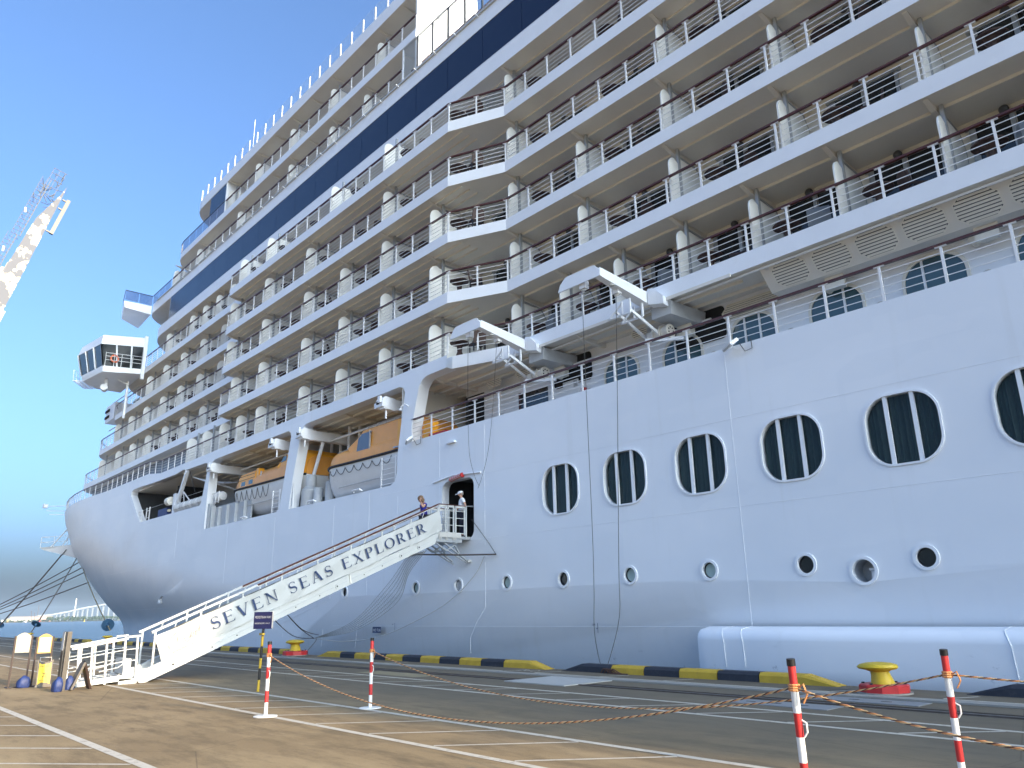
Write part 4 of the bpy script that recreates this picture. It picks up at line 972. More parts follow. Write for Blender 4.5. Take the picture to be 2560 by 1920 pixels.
# ================================================================== GROUND, QUAY, WATER
def groundmat():
    m, t, b = newmat('quay_concrete'); L = t.links
    tc = t.nodes.new('ShaderNodeTexCoord')
    def noise(sc_, st, det=6, ro=.6):
        mp = t.nodes.new('ShaderNodeMapping'); mp.inputs['Scale'].default_value = st; L.new(tc.outputs['Object'], mp.inputs[0])
        n = t.nodes.new('ShaderNodeTexNoise'); n.inputs['Scale'].default_value = sc_; n.inputs['Detail'].default_value = det; n.inputs['Roughness'].default_value = ro
        L.new(mp.outputs[0], n.inputs['Vector']); return n.outputs[0]
    def mix(f, a, c, lo=.35, hi=.65, k=1.0):
        mr = t.nodes.new('ShaderNodeMapRange'); mr.inputs[1].default_value = lo; mr.inputs[2].default_value = hi; mr.inputs[4].default_value = k; L.new(f, mr.inputs[0])
        r = t.nodes.new('ShaderNodeMix'); r.data_type = 'RGBA'; L.new(mr.outputs[0], r.inputs[0])
        if isinstance(a, tuple): r.inputs[6].default_value = list(a)+[1]
        else: L.new(a, r.inputs[6])
        r.inputs[7].default_value = list(c)+[1]; return r.outputs[2]
    c = mix(noise(.35, (1, 1, 1)), (.240, .172, .092), (.325, .238, .130))
    c = mix(noise(1.6, (.5, 1.6, 1), 8, .7), c, (.150, .110, .062), .46, .66, .85)
    c = mix(noise(.55, (.35, 1.4, 1), 5), c, (.42, .315, .175), .52, .72, .75)
    c = mix(noise(38, (1, 1, 1), 3, .7), c, (.09, .075, .06), .58, .70, .55)
    c = mix(noise(60, (1, 1, 1), 2, .7), c, (.33, .28, .22), .62, .72, .4)
    # ground colour turns greyer towards the ship
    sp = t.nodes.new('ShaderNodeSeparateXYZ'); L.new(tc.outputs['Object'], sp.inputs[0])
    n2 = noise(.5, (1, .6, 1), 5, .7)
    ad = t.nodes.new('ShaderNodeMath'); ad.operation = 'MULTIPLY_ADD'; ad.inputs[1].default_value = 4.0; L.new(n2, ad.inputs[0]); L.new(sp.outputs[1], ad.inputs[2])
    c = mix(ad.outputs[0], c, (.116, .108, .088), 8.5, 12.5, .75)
    # cracks / joints
    vo = t.nodes.new('ShaderNodeTexVoronoi'); vo.feature = 'DISTANCE_TO_EDGE'; vo.inputs['Scale'].default_value = .16
    L.new(tc.outputs['Object'], vo.inputs['Vector'])
    cr = t.nodes.new('ShaderNodeMapRange'); cr.inputs[1].default_value = .0; cr.inputs[2].default_value = .0018; cr.inputs[3].default_value = .5; cr.inputs[4].default_value = 0; L.new(vo.outputs['Distance'], cr.inputs[0])
    r = t.nodes.new('ShaderNodeMix'); r.data_type = 'RGBA'; L.new(cr.outputs[0], r.inputs[0]); L.new(c, r.inputs[6]); r.inputs[7].default_value = (.07, .055, .04, 1)
    L.new(r.outputs[2], b.inputs['Base Color']); b.inputs['Roughness'].default_value = .85; b.inputs['Specular IOR Level'].default_value = .25
    bp = t.nodes.new('ShaderNodeBump'); bp.inputs['Strength'].default_value = .5; bp.inputs['Distance'].default_value = .012
    L.new(noise(22, (1, 1, 1), 8, .75), bp.inputs['Height']); L.new(bp.outputs[0], b.inputs['Normal'])
    return m
MT['ground'] = groundmat()
def linemat():
    m, t, b = newmat('worn_line_paint'); L = t.links
    tc = t.nodes.new('ShaderNodeTexCoord'); n = t.nodes.new('ShaderNodeTexNoise'); n.inputs['Scale'].default_value = 7; n.inputs['Detail'].default_value = 9; n.inputs['Roughness'].default_value = .75
    L.new(tc.outputs['Object'], n.inputs['Vector'])
    mr = t.nodes.new('ShaderNodeMapRange'); mr.inputs[1].default_value = .52; mr.inputs[2].default_value = .66; mr.inputs[4].default_value = .75; L.new(n.outputs[0], mr.inputs[0])
    r = t.nodes.new('ShaderNodeMix'); r.data_type = 'RGBA'; L.new(mr.outputs[0], r.inputs[0]); r.inputs[6].default_value = (.54, .50, .42, 1); r.inputs[7].default_value = (.24, .20, .15, 1)
    L.new(r.outputs[2], b.inputs['Base Color']); b.inputs['Roughness'].default_value = .8
    return m
MT['line'] = linemat()
def sheet(name, x0, x1, y0, y1, z, m, nx=1):
    mb = MB()
    mb.add([(x0, y0, z), (x1, y0, z), (x1, y1, z), (x0, y1, z)], [(0, 1, 2, 3)]); return mb.build(name, m, None, kind='structure')
QE = 16.85
sheet('quay_ground', -1500, 400, -600, 13.50, 0, 'ground')
sheet('quay_ground', -1500, 400, 13.98, QE, 0, 'ground')
MB().box(-1500, 400, 13.50, 13.98, -.3, -.12).build('rail_channel', 'conc', None, kind='structure')
MB().box(-1500, 400, 13.495, 13.50, -.14, -.0).box(-1500, 400, 13.98, 13.985, -.14, 0).build('channel_edge', 'steel', None, kind='structure')
cr_ = MB().box(-400, 200, 13.60, 13.67, -.12, .015).box(-400, 200, 13.57, 13.70, -.12, -.09).build('crane_rail', 'steel', None, kind='structure')
MB().box(-1500, 400, 14.80, 15.12, .004, .035).build('trench_cover_strip', 'conc', None, kind='structure')
MB().box(-1500, 400, QE, QE+.02, -4, -.0).build('quay_wall', 'conc', None, kind='structure')
MB().box(-1500, 400, QE-1, QE, -4, -.4).build('quay_body', 'conc', None, kind='structure')
def watermat():
    m, t, b = newmat('harbour_water'); L = t.links
    b.inputs['Base Color'].default_value = (.030, .060, .085, 1); b.inputs['Roughness'].default_value = .16; b.inputs['IOR'].default_value = 1.33
    tc = t.nodes.new('ShaderNodeTexCoord')
    hs = []
    for s, st in ((.35, (1, .5, 1)), (1.3, (1, .6, 1)), (5.0, (1, .7, 1))):
        mp = t.nodes.new('ShaderNodeMapping'); mp.inputs['Scale'].default_value = st; mp.inputs['Rotation'].default_value = (0, 0, .6); L.new(tc.outputs['Object'], mp.inputs[0])
        n = t.nodes.new('ShaderNodeTexNoise'); n.inputs['Scale'].default_value = s; n.inputs['Detail'].default_value = 4; L.new(mp.outputs[0], n.inputs['Vector']); hs.append(n.outputs[0])
    pv = None
    for h, d in zip(hs, (.9, .28, .06)):
        bp = t.nodes.new('ShaderNodeBump'); bp.inputs['Strength'].default_value = 1; bp.inputs['Distance'].default_value = d; L.new(h, bp.inputs['Height'])
        if pv: L.new(pv, bp.inputs['Normal'])
        pv = bp.outputs[0]
    L.new(pv, b.inputs['Normal'])
    return m
MT['water'] = watermat()
WZ = -2.2
sheet('harbour_water', -6500, 3000, QE+.01, 6000, WZ, 'water')
# painted lines
def line(pts, wd=.13, nm='painted_line', z=.004):
    mb = MB()
    for (a, b) in zip(pts, pts[1:]):
        a = Vector((*a, z)); b = Vector((*b, z)); d = (b-a).normalized(); n = Vector((-d.y, d.x, 0))*wd/2
        k = max(1, int((b-a).length/6))
        for i in range(k):
            p = a.lerp(b, i/k); q = a.lerp(b, (i+1)/k); mb.add([p-n, q-n, q+n, p+n], [(0, 1, 2, 3)])
    return mb.build(nm, 'line', None, kind='structure')
line([(-400, 7.93), (60, 7.93)], .12); line([(-400, 6.34), (60, 6.34)], .12)
i = -20
while i < 26:
    x_ = -13.42-1.56*i; line([(x_+.02, 6.42), (x_+1.22, 7.86)], .065, 'hatch_line', .004); i += 1
line([(-400, 11.08), (60, 11.08)], .12); line([(-400, 12.22), (60, 12.22)], .12)
for i in range(-14, 30):
    x_ = -14.40-1.6*i; line([(x_, 11.14), (x_+.95, 12.16)], .065, 'hatch_line')
line([(-400, 3.33), (60, 3.33)], .13)
for i in range(-4, 18):
    x_ = -10.4-1.64*i; line([(x_-1.6, 1.9), (x_, 3.25)], .065, 'hatch_line')
for a, b in ((-60, -17.7), (-16.4, -7.9), (-5.8, 40)): line([(a, 15.48), (b, 15.48)], .09)
for a in (-17.7, -16.4, -7.9, -5.8): line([(a, 15.52), (a+.35, 16.2)], .08)
for a in (-24, -30, -36, -14, -12, -3, 0): line([(a, 15.52), (a+.3, 16.3)], .07)
# faded lettering on the quay apron
text_mesh('t', '260', .55, None, lambda u, v, d: (-17.5+u*1.0, 15.75+v*.9, .0045), 0).build('painted_number', 'line', None, kind='structure')
MB().add([(-21.0, 12.6, .004), (-18.0, 12.6, .004), (-17.8, 13.3, .004), (-20.8, 13.3, .004)], [(0, 1, 2, 3)]).build('dust_patch', mat('yellowish_dust', (.26, .22, .13), .9, dirt=.8, dcol=(.14, .12, .1), scale=2), None, kind='structure')
# steel road plates
MB().add([(-15.0, 13.15, .022), (-12.95, 13.15, .022), (-12.95, 14.82, .022), (-15.0, 14.82, .022)], [(0, 1, 2, 3)]).box(-15.0, -12.95, 13.15, 14.78, .002, .02).build('cover_plate', mat('pale_plate', (.42, .42, .40), .6, var=.05), None, label='pale square steel plate laid over the crane rail slot', cat='steel plate')
for (a, b, c_, d_, lb) in ((-8.6, -6.6, 12.75, 13.35, 'grey inset pit cover in front of the rail by the near yellow bollard'), (-8.0, -5.7, 14.12, 14.7, 'grey inset pit cover behind the rail by the near yellow bollard')):
    o = MB().box(a, b, c_, d_, .001, .012).build('pit_cover', mat('pit_cover_grey', (.22, .23, .24), .6), None, label=lb, cat='pit cover')
    for q in (.25, .5, .75): MB().box(a+(b-a)*q-.16, a+(b-a)*q+.02, (c_+d_)/2-.02, (c_+d_)/2+.02, .012, .015).build('lifting_slot', 'dark', o)
# kerb runs
def kerb(x1_, n, first, w0, w1, lb, xend=None):
    """x1_ right end, blocks of 1.1 m going left"""
    t = thing('quay_kerb', (x1_, 16.65, 0), lb, 'kerb', 'yellow and black kerbs along the quay edge')
    prof = [(16.45, 0), (16.46, .15), (16.52, .21), (16.80, .21), (16.83, .15), (16.83, 0)]
    x_ = x1_; cols = ('ylw', 'blk')
    for i in range(n):
        L_ = 1.09; m_ = cols[(i+first) % 2]
        if i == 0 and w0 is not None or i == n-1 and w1:
            pass
        s0 = [(x_, y, z) for y, z in prof]; s1 = [(x_-L_+.012, y, z) for y, z in prof]
        if i == 0 and w0: s0 = [(x_+.75, y, .01 if z > 0 else 0) for y, z in prof]
        if i == n-1 and w1: s1 = [(x_-L_-.75, y, .01 if z > 0 else 0) for y, z in prof]
        mb = MB(); 
        if i == 0 and w0: mb.loft([s0, [(x_, y, z) for y, z in prof], s1], True, True)
        elif i == n-1 and w1: mb.loft([s0, [(x_-L_, y, z) for y, z in prof], s1], True, True)
        else: mb.loft([s0, s1], True, True)
        mb.build('kerb_block', m_, t); x_ -= 1.10
    return t
kerb(-8.95, 6, 0, True, True, 'yellow and black quay kerb run left of the near yellow bollard, under the sponson')
kerb(-17.7, 11, 0, True, True, 'longest yellow and black quay kerb run, between the gangway net and the steel plate')
kerb(-33.0, 26, 0, False, False, 'far yellow and black quay kerb run behind the gangway foot')
kerb(2.7, 7, 1, True, True, 'yellow and black quay kerb run at the right edge of the picture')
kerb(-66.0, 20, 0, True, True, 'distant quay kerb run beyond the gangway landing')
# bollards
def bollard(x_, y, s, lb, tilt=0):
    t = thing('mooring_bollard', (x_, y, 0), lb, 'bollard', 'yellow mooring bollards')
    MB().lathe([(.50*s, 0), (.50*s, .025)], (x_, y, .002), 28).build('plinth', 'conc', t)
    MB().lathe([(.46*s, 0), (.46*s, .12*s), (.43*s, .145*s)], (x_, y, .028), 10).build('base_plate', 'red', t)
    mb = MB(); secs = []
    for z, r_, o_, sx in ((.13, .24, 0, 1), (.2, .215, -.01, 1), (.32, .18, -.03, 1), (.39, .17, -.05, 1), (.42, .24, -.07, 1.0), (.44, .33, -.08, 1.05), (.475, .36, -.08, 1.06), (.52, .33, -.06, 1.05), (.55, .24, -.05, 1), (.565, .08, -.04, 1)):
        secs.append([(x_+(o_+r_*sx*math.cos(a))*s, y+(r_*.92*math.sin(a))*s, z*s) for a in [k*math.pi/14 for k in range(28)]])
    mb.loft(secs, True, True); mb.build('horn', 'bolly', t, smooth=True)
    for k in range(6): a = k*math.pi/3+.3; MB().lathe([(.03, 0), (.03, .03)], (x_+.37*s*math.cos(a), y+.37*s*math.sin(a), .028+.14*s), 8).build('bolt', 'rubber', t)
bollard(-6.98, 15.85, 1.0, 'yellow mushroom bollard on a red base in the kerb gap at right')
bollard(-32.0, 16.2, 1.15, 'yellow bollard on a red base under the gangway, beside the net')
bollard(-60.0, 16.3, 1.0, 'far bollard hidden behind the gangway landing, holding the tan bow line')
bollard(-84.5, 16.3, 1.0, 'distant bollard behind the framed notice stands with a line made fast')
MB().tube([(-60.2, 16.4, .45), (-60.5, 16.4, .3)], .06, 6)
# ================================================================== red and white rope posts
def ropepost(x_, y, lean, lb, nb=5, hook=1):
    t = thing('barrier_post', (x_, y, 0), lb, 'barrier post', 'red and white rope barrier posts')
    H_ = 1.22; top = Vector((x_+lean[0], y+lean[1], H_)); b = Vector((x_, y, .02))
    MB().lathe([(.20, 0), (.20, .012), (.05, .02)], (x_, y, .002), 32).build('base_disc', 'postwhite', t, smooth=True)
    h = [0, .21, .40, .60, .79, .99, 1.165, 1.22]; cols = ['postwhite', 'red', 'postwhite', 'red', 'postwhite', 'red', 'blackpl']
    for i in range(7):
        a = b.lerp(top, h[i]/H_); c_ = b.lerp(top, (h[i+1])/H_); MB().tube([a, c_], .032 if i < 6 else .036, 16).build('pole_band' if i < 6 else 'pole_cap', cols[i], t, smooth=True)
    p = b.lerp(top, .55); MB().tube([p+Vector((.03, 0, .06)), p+Vector((.07, 0, .04)), p+Vector((.07, 0, -.03)), p+Vector((.04, 0, -.07))], .008, 6).build('rope_hook', 'postwhite', t)
    return b.lerp(top, .99/H_)
R1 = ropepost(-13.36, 6.28, (.02, -.02), 'red and white rope post with white disc base, leftmost of the four')
R2 = ropepost(-12.94, 8.09, (.0, .0), 'red and white rope post second from left, standing near the no tug mark')
R3 = ropepost(-3.58, 6.42, (.06, -.13), 'leaning red and white rope post, left one of the pair at right')
R4 = ropepost(-3.07, 8.35, (.06, -.12), 'red and white rope post nearest the right edge')
R5 = Vector((.9, 5.9, .95)); R6 = Vector((3.5, 8.9, 1.0))
def catenary(a, b, sag, n=40): return [a.lerp(b, i/n)-Vector((0, 0, sag*4*(i/n)*(1-i/n))) for i in range(n+1)]
MT['ropeo'] = mat('orange_rope_strand', (.62, .27, .10), .8, var=.12, scale=30); MT['ropek'] = mat('dark_rope_strand', (.10, .05, .035), .9, var=.2); MT['ropew'] = mat('straw_rope_strand', (.58, .42, .22), .85, var=.1)
def twisted(pts, lb, rr=.0062):
    L_ = sum((b-a).length for a, b in zip(pts, pts[1:])); t = thing('barrier_rope', pts[0], lb, 'rope', 'twisted barrier ropes')
    N = int(L_/.022); 
    def at(s):
        s *= len(pts)-1; i = min(int(s), len(pts)-2); return pts[i].lerp(pts[i+1], s-i)
    for k, (nm, m_) in enumerate((('strand', 'ropeo'), ('strand', 'ropek'), ('strand', 'ropew'))):
        out = []
        for i in range(N+1):
            s = i/N; p = at(s); d = (at(min(1, s+.01))-at(max(0, s-.01))).normalized(); sx = d.cross(Vector((0, 0, 1))).normalized(); sy = sx.cross(d); a = L_*s/.11*2*math.pi+k*2*math.pi/3
            out.append(p+(sx*math.cos(a)+sy*math.sin(a))*rr*.85)
        MB().tube(out, rr*.86, 4).build(nm, m_, t)
twisted(catenary(R1, R3, .62), 'orange twisted rope slung between the two nearer rope posts')
twisted(catenary(R2, R4, .60), 'orange twisted rope slung between the two posts nearer the ship')
twisted(catenary(R3, R5, .28), 'orange twisted rope running down right from the left post of the right hand pair')
twisted(catenary(R4, R6, .12), 'orange twisted rope leaving the picture from the rightmost post')
for p in (R1, R2, R3, R4):
    mb = MB(); 
    for q in range(3): mb.tube([p+Vector((.042*math.cos(a), .042*math.sin(a), -.02+.02*q)) for a in [k*math.pi/5 for k in range(11)]], .009, 5)
    mb.tube([p+Vector((.04, 0, 0)), p+Vector((.09, -.01, .03)), p+Vector((.11, 0, -.05)), p+Vector((.07, 0, -.12))], .008, 5)
    mb.build('rope_knot', 'ropeo', None, label='orange rope knot tied round the %s rope post' % ['leftmost', 'second from left', 'third from left', 'rightmost'][[R1, R2, R3, R4].index(p)], cat='rope knot')
# ================================================================== pedestrian way sign
t = thing('sign_post', (-17.79, 8.14, 0), 'dark blue pedestrian way sign on a yellow and black pole', 'sign')
h = [0, .25, .50, .72, .98, 1.20, 1.36]
for i in range(6): MB().tube([(-17.79+.01*i, 8.14, h[i]), (-17.79+.01*(i+1), 8.14, h[i+1])], .03, 12).build('pole_band', 'ylw' if i % 2 == 0 else 'blackpl', t, smooth=True)
vx = Vector((.70, .714, 0)); vo_ = Vector((-17.72, 8.14, 1.36))
SP = lambda u, v, d: tuple(vo_+vx*u+Vector((0, 0, v))+Vector((.714, -.70, 0))*d)
mb = MB(); mb.prism([(-.23, 0), (.20, 0), (.20, .38), (-.23, .38)], SP, .03, .045); mb.build('sign_board', 'signblue', t)
MB().prism([(.20, .01), (.225, .01), (.225, .37), (.20, .37)], SP, .02, .045).build('sign_edge', 'paper', t)
text_mesh('t', 'PEDESTRIAN WAY', .058, None, lambda u, v, d: SP(-.20+u*.80, .235+v*1.35, .048), 0).build('lettering', 'paper', t)
text_mesh('t', 'PASSENGERS ONLY', .045, None, lambda u, v, d: SP(-.20+u*.92, .11+v, .048), 0).build('lettering', 'paper', t)
MB().box(-17.87, -17.70, 8.11, 8.17, 1.22, 1.27).build('clamp', 'ylw', t)
# ================================================================== framed notice stands, post, wet floor sign, bags, A frame
def stand(x_, y0, y1, hgt, mframe, lb, lines, papercol='paper'):
    t = thing('notice_stand', (x_, (y0+y1)/2, 0), lb, 'notice stand', 'framed notice stands')
    for y in (y0, y1): MB().box(x_-.02, x_+.02, y-.02, y+.02, .01, hgt).build('leg', 'brownpost', t)
    MB().box(x_-.18, x_+.18, y0-.05, y0+.05, 0, .02).box(x_-.18, x_+.18, y1-.05, y1+.05, 0, .02).box(x_-.02, x_+.02, y0, y1, 0, .02).build('foot', 'brownpost', t)
    ar = [(y1-.025-(y1-y0-.05)*i/12, hgt-.01+.085*math.sin(math.pi*i/12)) for i in range(13)]
    MB().prism([(y0+.025, hgt-.42), (y1-.025, hgt-.42)]+ar, lambda a, b, d: (x_+d, a, b), -.012, .012).build('board', mframe, t)
    MB().prism([(y0+.05, hgt-.39), (y1-.05, hgt-.39), (y1-.05, hgt-.02), (y0+.05, hgt-.02)], lambda a, b, d: (x_+d, a, b), .013, .018).build('notice', papercol, t)
    for i, (tx, sz) in enumerate(lines):
        tm = text_mesh('t', tx, sz, None, lambda u, v, d: (x_+.020, (y0+y1)/2+u, hgt-.13-.055*i+v), 0, 'CENTER'); tm.build('lettering', 'greyprint', t)
    return t
stand(-24.30, 4.38, 4.76, 1.27, mat('carved_frame', (.45, .42, .32), .6, var=.25, scale=20), 'framed notice stand with pale carved arch and brown legs, leftmost by the gangway', [('Welcome', .05), ('Aboard', .045), ('Seven Seas', .045), ('Explorer', .045)])
stand(-24.30, 4.89, 5.26, 1.23, 'gold', 'framed notice stand with yellow arched board and brown legs, beside the yellow wet floor sign', [('', .05), ('Departure', .05), ('Time', .045), ('All Aboard', .05)])
t = thing('display_post', (-22.04, 5.12, 0), 'tall bronze coloured flat display pillar beside the A frame board', 'display pillar')
MB().box(-22.08, -22.0, 5.06, 5.16, .0, 1.37).build('pillar', 'bronze', t); MB().box(-22.3, -22.09, 5.03, 5.06, .0, 1.37).build('side_face', 'blackpl', t); MB().box(-22.3, -21.98, 4.98, 5.24, 0, .02).build('foot', 'bronze', t)
MB().box(-22.30, -22.10, 5.02, 5.028, .93, 1.36).build('light_strip', 'grey', t)
t = thing('wet_floor_sign', (-23.5, 4.98, 0), 'yellow wet floor board in a dark frame, standing below the gold notice', 'warning sign')
wf = [(-.19, .02), (.19, .02), (.16, .10), (.17, .60), (.19, .68), (.10, .63), (0, .61), (-.10, .63), (-.19, .68), (-.17, .6), (-.16, .1)]
PW2 = lambda u, v, d: (-23.5-v*.12+d, 5.0+u, v)
MB().prism(wf, PW2, -.01, .01).build('frame', 'bronze', t)
MB().prism([(-.14, .09), (-.06, .13), (.06, .13), (.14, .09), (.135, .60), (.08, .57), (-.08, .57), (-.135, .6)], PW2, .011, .016).build('board', 'wetyel', t)
mb = MB()
for a, b in (((0, .36), (.0, .29)), ((0, .29), (.05, .25)), ((0, .29), (-.05, .26)), ((0, .34), (.045, .33)), ((0, .34), (-.05, .36))): mb.bar(PW2(a[0], a[1], .02), PW2(b[0], b[1], .02), .012)
mb.lathe([(.014, -.0), (.014, .01)], PW2(.0, .38, .02), 8); mb.build('slipping_figure', 'brownpost', t)
text_mesh('t', 'CAUTION', .045, None, lambda u, v, d: PW2(-.12+u, .50+v, .020), 0).build('lettering', 'brownpost', t); text_mesh('t', 'WET FLOOR', .035, None, lambda u, v, d: PW2(-.115+u, .17+v, .020), 0).build('lettering', 'brownpost', t)
mb = MB(); mb.tube([PW2(-.13, .64, 0), PW2(-.13, .73, 0), PW2(.13, .73, 0), PW2(.13, .64, 0)], .008, 6); mb.build('handle', 'alu', t)
def bag(c, s, lb):
    t = thing('weight_bag', (c[0], c[1], 0), lb, 'bag', 'blue weight bags')
    secs = []; random.seed(int(abs(c[0]*10+c[1]*100)))
    for z, f in ((0, .86), (.04, 1), (.12, 1.02), (.2, .9), (.26, .66), (.29, .3)):
        secs.append([(c[0]+s[0]*f*math.copysign(abs(math.cos(a))**.6, math.cos(a))+random.uniform(-.012, .012), c[1]+s[1]*f*math.copysign(abs(math.sin(a))**.6, math.sin(a))+random.uniform(-.012, .012), z*s[2]+.003+.05*math.cos(a)*(z > .1)) for a in [k*math.pi/12 for k in range(24)]])
    MB().loft(secs, True, True).build('body', 'bag', t, smooth=True)
    MB().tube([(c[0]-.1, c[1], .26*s[2]), (c[0], c[1], .33*s[2]), (c[0]+.1, c[1], .26*s[2])], .012, 6).build('handle', 'navycloth', t)
bag((-24.05, 4.66), (.16, .15, .85), 'blue weight bag slumped on the foot of the leftmost notice stand')
bag((-21.95, 4.98), (.15, .11, 1.0), 'blue weight bag left of the bronze pillar foot'); bag((-22.15, 5.27), (.13, .11, 1.0), 'blue weight bag right of the bronze pillar foot')
t = thing('a_frame_board', (-22.1, 5.5, 0), 'folding dark A frame board standing edge on before the gangway landing', 'sandwich board')
mb = MB(); mb.bar((-22.05, 5.27, .01), (-22.1, 5.52, .62), .05, .34, up=(1, 0, 0)); mb.build('leaf', 'bronze', t)
mb = MB(); mb.bar((-22.2, 5.74, .01), (-22.1, 5.53, .62), .05, .30, up=(1, 0, 0)); mb.build('leaf', 'brownpost', t)
MB().tube([(-22.1, 5.50, .63), (-22.1, 5.53, .67), (-22.1, 5.56, .63)], .012, 6).build('handle', 'blackpl', t)
# ================================================================== GANGWAY
GX0, GX1 = -22.87, -23.92
zb = lambda y: .91+.425*(y-9.43)
sl = math.atan(.425); cs_, sn_ = math.cos(sl), math.sin(sl)
G = thing('gangway', (-23.4, 7.2, 0), 'white sloping boarding gangway with printed cloth banner, leading up to the ship side door', 'gangway')
MT['gw'] = mat('white_gangway_paint', (.56, .57, .55), .45, var=.03, scale=2, dirt=.15, dcol=(.5, .46, .4))
for X, s in ((GX0, 1), (GX1, -1)):
    n = [(7.25, zb(7.25)+.0), (16.82, zb(16.82)-.02), (17.0, zb(17.0)+.30), (7.3, zb(7.3)+.36), (7.05, .33), (7.02, .12), (7.1, .03)]
    MB().prism(n, lambda a, b, d: (X-d*s, a, b), 0, .07).build('side_beam', 'gw', G)
    MB().prism([(7.6, zb(7.6)+.33), (16.95, zb(16.95)+.30), (16.95, zb(16.95)+.335), (7.6, zb(7.6)+.365)], lambda a, b, d: (X+.02*s-d*s, a, b), 0, .11).build('top_flange', 'gw', G)
mb = MB(); mb.bar((GX0+.012, 8.3, zb(8.3)+.155), (GX0+.012, 16.6, zb(16.6)+.155), .008, .012); mb.build('beam_groove', 'grey', G)
for y in (7.95, 10.35, 12.9, 15.35, 16.1): 
    MB().lathe([(.01, 0)], (0, 0, 0), 4)
    MB().tube([(GX0-.01, y, zb(y)+.14), (GX0+.03, y, zb(y)+.14)], .07, 14).build('roller_boss', 'gw', G, smooth=True); MB().tube([(GX0+.03, y, zb(y)+.14), (GX0+.035, y, zb(y)+.14)], .028, 10).build('boss_hole', 'dark', G)
for y in (9.0, 9.7, 11.5, 12.3, 13.9, 14.6): MB().tube([(GX0, y, zb(y)+.10), (GX0+.02, y, zb(y)+.10)], .016, 8).build('bolt', 'dark', G)
for y in (10.6, 13.4): MB().bar((GX0+.02, y, zb(y)+.02), (GX0+.02, y-.06, zb(y)+.34), .05, .03).build('lashing_bracket', 'cream', G)
# treads
nst = 26
for i in range(nst):
    y = 7.35+9.5*(i+.5)/nst; MB().box(GX1+.08, GX0-.08, y-.15, y+.15, zb(y)+.12, zb(y)+.15).build('step', 'alu', G)
# rails
for X in (GX0+.015, GX1-.015):
    hr = MB(); hr.bar((X, 7.30, zb(7.3)+1.27), (X, 10.2, zb(10.2)+1.30), .075, .06); hr.build('handrail', 'gw', G)
    hr = MB(); hr.bar((X, 10.2, zb(10.2)+1.30), (X, 13.6, zb(13.6)+1.33), .06, .05); hr.bar((X, 13.6, zb(13.6)+1.33), (X, 16.92, 5.47), .06, .05); hr.build('handrail', 'teak', G)
    hr = MB(); hr.bar((X, 10.2, zb(10.2)+1.26), (X, 16.9, 5.42), .05, .03); hr.build('rail_underside', 'gw', G)
    hr = MB(); hr.bar((X, 7.8, zb(7.8)+1.13), (X, 16.9, zb(16.9)+1.13), .02, .025); hr.build('banner_line', 'ropeln', G)
    for i in range(9):
        y = 7.4+1.19*i; MB().box(X-.02, X+.02, y-.025, y+.025, zb(y)+.3, zb(y)+1.28).build('stanchion', 'gw', G)
        if i < 8:
            MB().tube([(X, y+.5, zb(y+.5)+1.14), (X, y+.56, zb(y+.56)+1.28)], .012, 5).build('lashing', 'alu', G)
# banner with sag folds
def bz(u, v):      # u along 0..1, v 0 bottom..1 top ; returns y,z,offset
    yt = 7.36+(16.95-7.36)*u; zt = zb(yt)+1.14-.025*abs(math.sin(u*8*math.pi))
    yb = 7.63+(17.10-7.63)*u; zz = zb(yb)+.36-.05*math.sin(min(1, u*7)*math.pi)*0+(.02*math.sin(u*26))
    if u < .12: zz -= .0
    y = yb+(yt-yb)*v; z = zz+(zt-zz)*v
    d = .035+.018*math.sin(u*31+v*4)+.012*math.sin(u*57-v*7)+.02*math.exp(-u*9)*math.sin((v*3+u*40))
    return y, z, d
mb = MB(); NU, NV = 130, 12
mb.loft([[(GX0+.02+bz(i/NU, j/NV)[2], bz(i/NU, j/NV)[0], bz(i/NU, j/NV)[1]) for j in range(NV+1)] for i in range(NU+1)])
bo = mb.build('banner', 'banner', G, smooth=True)
